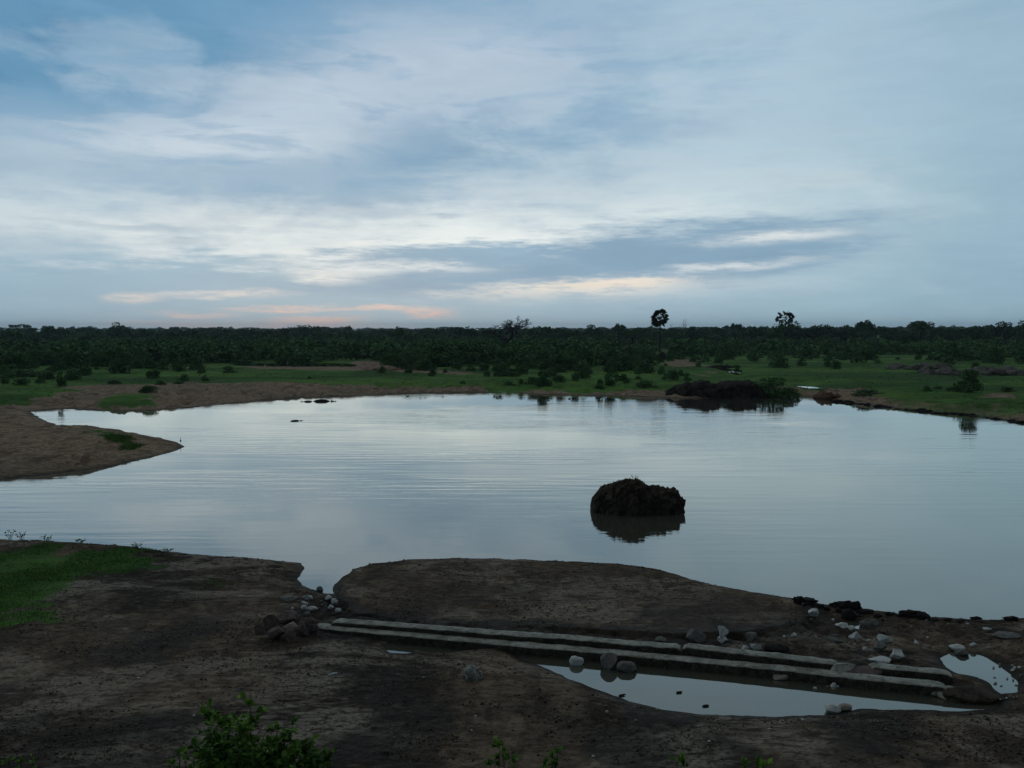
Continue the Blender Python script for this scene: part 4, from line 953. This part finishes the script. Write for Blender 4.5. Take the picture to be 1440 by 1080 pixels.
# ------------------------------------------------------------------ leafy plants
def leafy(name, P, stems_, leaf, label, seed, cat='bush', mat=LEAF_BUSH, per=16, rst=.012, group=None):
    """stems_: end points of the main stems relative to P"""
    rnd = random.Random(seed); wood = []; LV = []; LT = []; LQ = []
    def leafat(q, d, s):
        d = (d + Vector((rnd.gauss(0, .5), rnd.gauss(0, .5), rnd.gauss(-.1, .4)))).normalized(); sd_ = d.cross(Vector((rnd.gauss(0, .3), rnd.gauss(0, .3), 1))).normalized(); n = sd_.cross(d)
        o = len(LV); L = s * rnd.uniform(.7, 1.25); w_ = L * .34; fold = n * L * .10
        LV.extend([q, q + d * L * .3 + sd_ * w_ + fold, q + d * L * .38 - n * L * .02, q + d * L * .3 - sd_ * w_ + fold,
                   q + d * L * .72 + sd_ * w_ * .75 + fold, q + d * L - n * L * .12, q + d * L * .72 - sd_ * w_ * .75 + fold])
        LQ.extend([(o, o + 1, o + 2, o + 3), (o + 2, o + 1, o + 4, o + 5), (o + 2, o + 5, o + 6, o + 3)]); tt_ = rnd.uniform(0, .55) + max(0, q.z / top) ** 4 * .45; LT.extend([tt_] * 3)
    top = max(s.z for s in stems_)
    for s in stems_:
        b = Vector((s.x * .25, s.y * .25, 0)); m1 = b.lerp(s, .5) + Vector((rnd.gauss(0, .06), rnd.gauss(0, .06), .05)) * s.length * .5
        pts = [b, m1, s]; wood.append(tube(pts, [rst * 1.6, rst, rst * .4], 6))
        for i in range(per):
            u = rnd.uniform(.35, 1.0); q = (b.lerp(m1, u * 2) if u < .5 else m1.lerp(s, u * 2 - 1)); d = (s - b).normalized()
            tw = q + Vector((rnd.gauss(0, 1), rnd.gauss(0, 1), rnd.uniform(.1, 1.2))).normalized() * s.length * rnd.uniform(.04, .16)
            wood.append(tube([q, q.lerp(tw, .5), tw], [rst * .4, rst * .3, rst * .2], 4))
            for j in range(7): leafat(q.lerp(tw, rnd.uniform(.2, 1)), (tw - q).normalized(), leaf)
        for j in range(8): leafat(s + Vector((rnd.gauss(0, .03), rnd.gauss(0, .03), rnd.gauss(0, .03))), (s - b).normalized(), leaf)
    e = tag(link(name, None, None, P), label, cat, group)
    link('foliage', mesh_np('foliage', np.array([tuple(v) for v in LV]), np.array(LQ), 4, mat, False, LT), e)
    link('stem', quads_mesh('stem', *join_soup(wood), BARK), e); return e
def at_d(x, y, dist):
    d = px_dir(x, y); k = dist / d.y; return Vector((d.x * k, dist, CAMZ + d.z * k))
def plant_from(points, dist, base, name, leaf, label, seed, **kw):
    b = at_d(*base, dist); b.z = gz(b.x, b.y); return leafy(name, b, [at_d(x, y, dist + dd) - b for x, y, dd in points], leaf, label, seed, **kw)
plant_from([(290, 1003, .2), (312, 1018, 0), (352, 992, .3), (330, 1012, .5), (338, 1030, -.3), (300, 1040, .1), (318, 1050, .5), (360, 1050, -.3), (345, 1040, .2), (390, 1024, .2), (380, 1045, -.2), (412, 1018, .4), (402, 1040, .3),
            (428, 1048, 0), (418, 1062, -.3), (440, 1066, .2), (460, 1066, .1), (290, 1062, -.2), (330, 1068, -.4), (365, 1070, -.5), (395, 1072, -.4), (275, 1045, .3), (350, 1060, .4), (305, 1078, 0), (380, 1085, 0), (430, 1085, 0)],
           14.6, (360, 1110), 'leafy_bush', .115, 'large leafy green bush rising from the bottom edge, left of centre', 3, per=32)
plant_from([(252, 1058, 0), (262, 1070, .1), (244, 1075, 0)], 14.4, (256, 1110), 'leafy_bush', .09, 'small green bush beside the left side of the large leafy one', 7, per=7)
plant_from([(703, 1048, 0), (708, 1062, .1), (725, 1068, 0), (690, 1076, .1)], 15.2, (708, 1130), 'sapling', .10, 'leafy sapling at the bottom edge, leftmost of the four right of the bush', 11, cat='sapling', per=5)
plant_from([(784, 1058, 0), (776, 1066, .1), (768, 1078, 0)], 15.0, (778, 1130), 'sapling', .10, 'leafy sapling at the bottom edge, second of the four right of the bush', 12, cat='sapling', per=5)
plant_from([(952, 1071, 0), (962, 1075, .1)], 15.0, (958, 1130), 'sapling', .10, 'leafy sapling tip at the bottom edge, third of the four right of the bush', 13, cat='sapling', per=5)
plant_from([(1048, 1077, 0), (1065, 1074, .1), (1075, 1078, 0)], 15.0, (1062, 1130), 'sapling', .10, 'leafy sapling tip at the bottom edge, rightmost of the four', 14, cat='sapling', per=5)
plant_from([(12, 1070, 0), (30, 1072, .1), (48, 1068, .2)], 15.4, (25, 1120), 'leafy_bush', .07, 'thin weedy green bush in the bottom left corner', 15, per=5)
# seedling on the island and weeds at the near waterline
ip = Vector((isl.location.x + (.475 - .5) * iW, isl.location.y, 1.38 * 1.0)); kk = ik
leafy('seedling', ip, [Vector((-.16, 0, .33)), Vector((.02, .03, .20)), Vector((.14, 0, .26)), Vector((.04, .05, .3))], .045, 'spindly seedling growing on top of the mud island', 21, 'seedling', LEAF_SCRUB, 2, .008)
for i, (x, y, h) in enumerate(((14, 757, 8), (30, 758, 7), (66, 760, 6), (114, 763, 3), (192, 769, 3), (236, 775, 3))):
    p = on(x, y); k = mpp(p)
    leafy('waterside_weed', p, [Vector((a * k * 6, 0, h * k * q)) for a, q in ((-.9, .8), (-.3, 1.1), (.3, .7), (.9, 1))], .06, 'thin green weed on the near left waterline', 30 + i, 'weed', LEAF_BUSH, 2, .006, 'weeds along the near left waterline')
# tufts on the island top
def island_tufts():
    rg_ = np.random.default_rng(6); me = isl.data; co = np.empty(len(me.vertices) * 3, np.float32); me.vertices.foreach_get('co', co); co = co.reshape(-1, 3)
    u = co[:, 0] / iW + .5; c_ = co[(co[:, 2] > .75) & (u < .5)]; c_ = c_[rg_.choice(len(c_), 700)] + rg_.normal(0, .03, (700, 3)); c_ = c_ + np.array(isl.location) + [0, 0, .01]
    tag(link('moss', soup_mesh('moss', leaf_soup(c_, .05, rg_), rg_.uniform(0, 1, 700), foliage_mat('moss', (.03, .032, .012, 1), (.08, .08, .03, 1)))), kind='stuff')
island_tufts()

# ------------------------------------------------------------------ animals
def animal(name, tubes, mat, P, label, cat, rz=0, group=None):
    V, Q = join_soup(tubes); return tag(link(name, quads_mesh(name, V, Q, mat), None, P, rz), label, cat, group)
def hippo(x, y, L, label, seed, head=True, rz=0):
    p = pix(x, y, 0); s = L / 3.2
    T = [tube([(-1.6 * s, 0, -.25 * s), (-1.45 * s, 0, -.15 * s), (-1.1 * s, 0, -.1 * s), (-.5 * s, 0, -.08 * s), (.2 * s, 0, -.1 * s), (.6 * s, 0, -.16 * s), (.9 * s, 0, -.2 * s), (1.15 * s, 0, -.1 * s), (1.4 * s, 0, -.1 * s), (1.65 * s, 0, -.12 * s), (1.72 * s, 0, -.14 * s)],
              [.05 * s, .25 * s, .42 * s, .48 * s, .46 * s, .34 * s, .26 * s, .27 * s, .2 * s, .2 * s, .06 * s], 14, .85)]
    for sd_ in (-1, 1):
        T.append(tube([(1.02 * s, .13 * sd_ * s, .08 * s), (1.0 * s, .16 * sd_ * s, .17 * s), (.98 * s, .17 * sd_ * s, .23 * s)], [.03 * s, .05 * s, .02 * s], 6))
        T.append(tube([(1.2 * s, .1 * sd_ * s, .05 * s), (1.24 * s, .1 * sd_ * s, .12 * s), (1.27 * s, .1 * sd_ * s, .08 * s)], [.05 * s, .05 * s, .02 * s], 6))
        T.append(tube([(1.58 * s, .08 * sd_ * s, .02 * s), (1.62 * s, .08 * sd_ * s, .08 * s), (1.66 * s, .08 * sd_ * s, .05 * s)], [.04 * s, .04 * s, .02 * s], 6))
    return animal('hippo', T, HIDE, (p[0], p[1], 0), label, 'hippo', rz)
hippo(456, 564.5, 2.9, 'dark hippo with its long back above the water near the far left bank', 1)
hippo(431, 565, 1.6, 'smaller hippo left of the long backed one near the far left bank', 2, rz=math.pi)
hippo(417, 592, 1.3, 'lone hippo with little showing, nearer in open water', 3, rz=.5)
def bird(name, x, y, s, mat, label, rz, group, swim=False):
    p = on(x, y) if not swim else Vector((*pix(x, y, 0), 0)); z = 0 if not swim else -.32
    T = [tube([(-.38, 0, .42 + z), (-.3, 0, .45 + z), (-.12, 0, .48 + z), (.05, 0, .5 + z), (.17, 0, .56 + z), (.2, 0, .66 + z), (.17, 0, .76 + z), (.2, 0, .86 + z), (.27, 0, .88 + z), (.33, 0, .87 + z), (.45, 0, .85 + z)],
              [.01, .04, .11, .12, .07, .035, .03, .045, .045, .02, .005], 8)]
    if swim: T = [tube([(-.34, 0, .13), (-.25, 0, .08), (-.1, 0, .04), (.08, 0, .04), (.2, 0, .1), (.22, 0, .2), (.26, 0, .27), (.32, 0, .27), (.42, 0, .25)], [.01, .06, .12, .12, .06, .035, .05, .04, .01], 8)]
    else:
        for sd_ in (-.04, .04): T.append(tube([(0, sd_, -.02), (.02, sd_, .2), (0, sd_, .42)], [.012, .012, .02], 5))
    T = [([(a * s, b * s, c_ * s) for a, b, c_ in v], q) for v, q in T]
    return animal(name, T, mat, p, label, 'bird', rz, group)
rnd = random.Random(31)
for i, (x, y) in enumerate(((466, 507), (472, 506.4), (478, 506.8), (484, 506), (490, 506.5), (497, 507), (448, 507.5), (404, 510), (372, 517))):
    bird('white_bird', x, y, 0.8, WHITE_F, 'small white bird standing near the far pool', rnd.uniform(0, 6), 'white birds round the far pool')
for i, (x, y) in enumerate(((695, 557.5), (703, 558), (801, 561), (807, 560.3), (573, 557.5))):
    bird('water_bird', x, y, 0.8, DARK_F, 'small dark bird floating off the far shore', rnd.uniform(0, 6), 'dark birds floating off the far shore', True)
bird('wading_bird', 254, 624.5, .55, DARK_F, 'tiny bird perched at the tip of the sandy spit', 2.0, None)

# ------------------------------------------------------------------ litter and floating leaves
p = on(468, 950); tag(link('litter_stick', quads_mesh('litter_stick', *tube([(-.11, 0, .03), (0, .02, .04), (.11, .05, .035)], [.02, .026, .018], 7), LITTER), None, p, .3), 'short white stick lying on the mud below the front kerb', 'litter')
for (x, y, lab) in ((875, 978, 'curled dark leaf floating left in the long puddle'), (955, 974, 'small dark leaf floating in the middle of the long puddle'), (992, 993, 'small dark leaf floating near the front bank of the long puddle')):
    q = pix(x, y, .01); me = rock_mesh('floating_leaf', .2, .09, .03, int(x), STONE['dark'], 6, .2, 2); tag(link('floating_leaf', me, None, (q[0], q[1], .012), .4), lab, 'leaf')

# ------------------------------------------------------------------ evening air
bm = bmesh.new(); bmesh.ops.create_cube(bm, size=1); me = bpy.data.meshes.new('haze'); bm.to_mesh(me); bm.free()
hz = link('haze', me, None, (0, 0, 29), 0, (14400, 14400, 66)); tag(hz, kind='stuff')
m = bpy.data.materials.new('haze'); m.use_nodes = True; tt = m.node_tree; tt.nodes.clear()
v = tt.nodes.new('ShaderNodeVolumePrincipled'); v.inputs['Color'].default_value = (.72, .84, 1, 1); v.inputs['Density'].default_value = .00013
o = tt.nodes.new('ShaderNodeOutputMaterial'); tt.links.new(v.outputs[0], o.inputs['Volume']); me.materials.append(m)
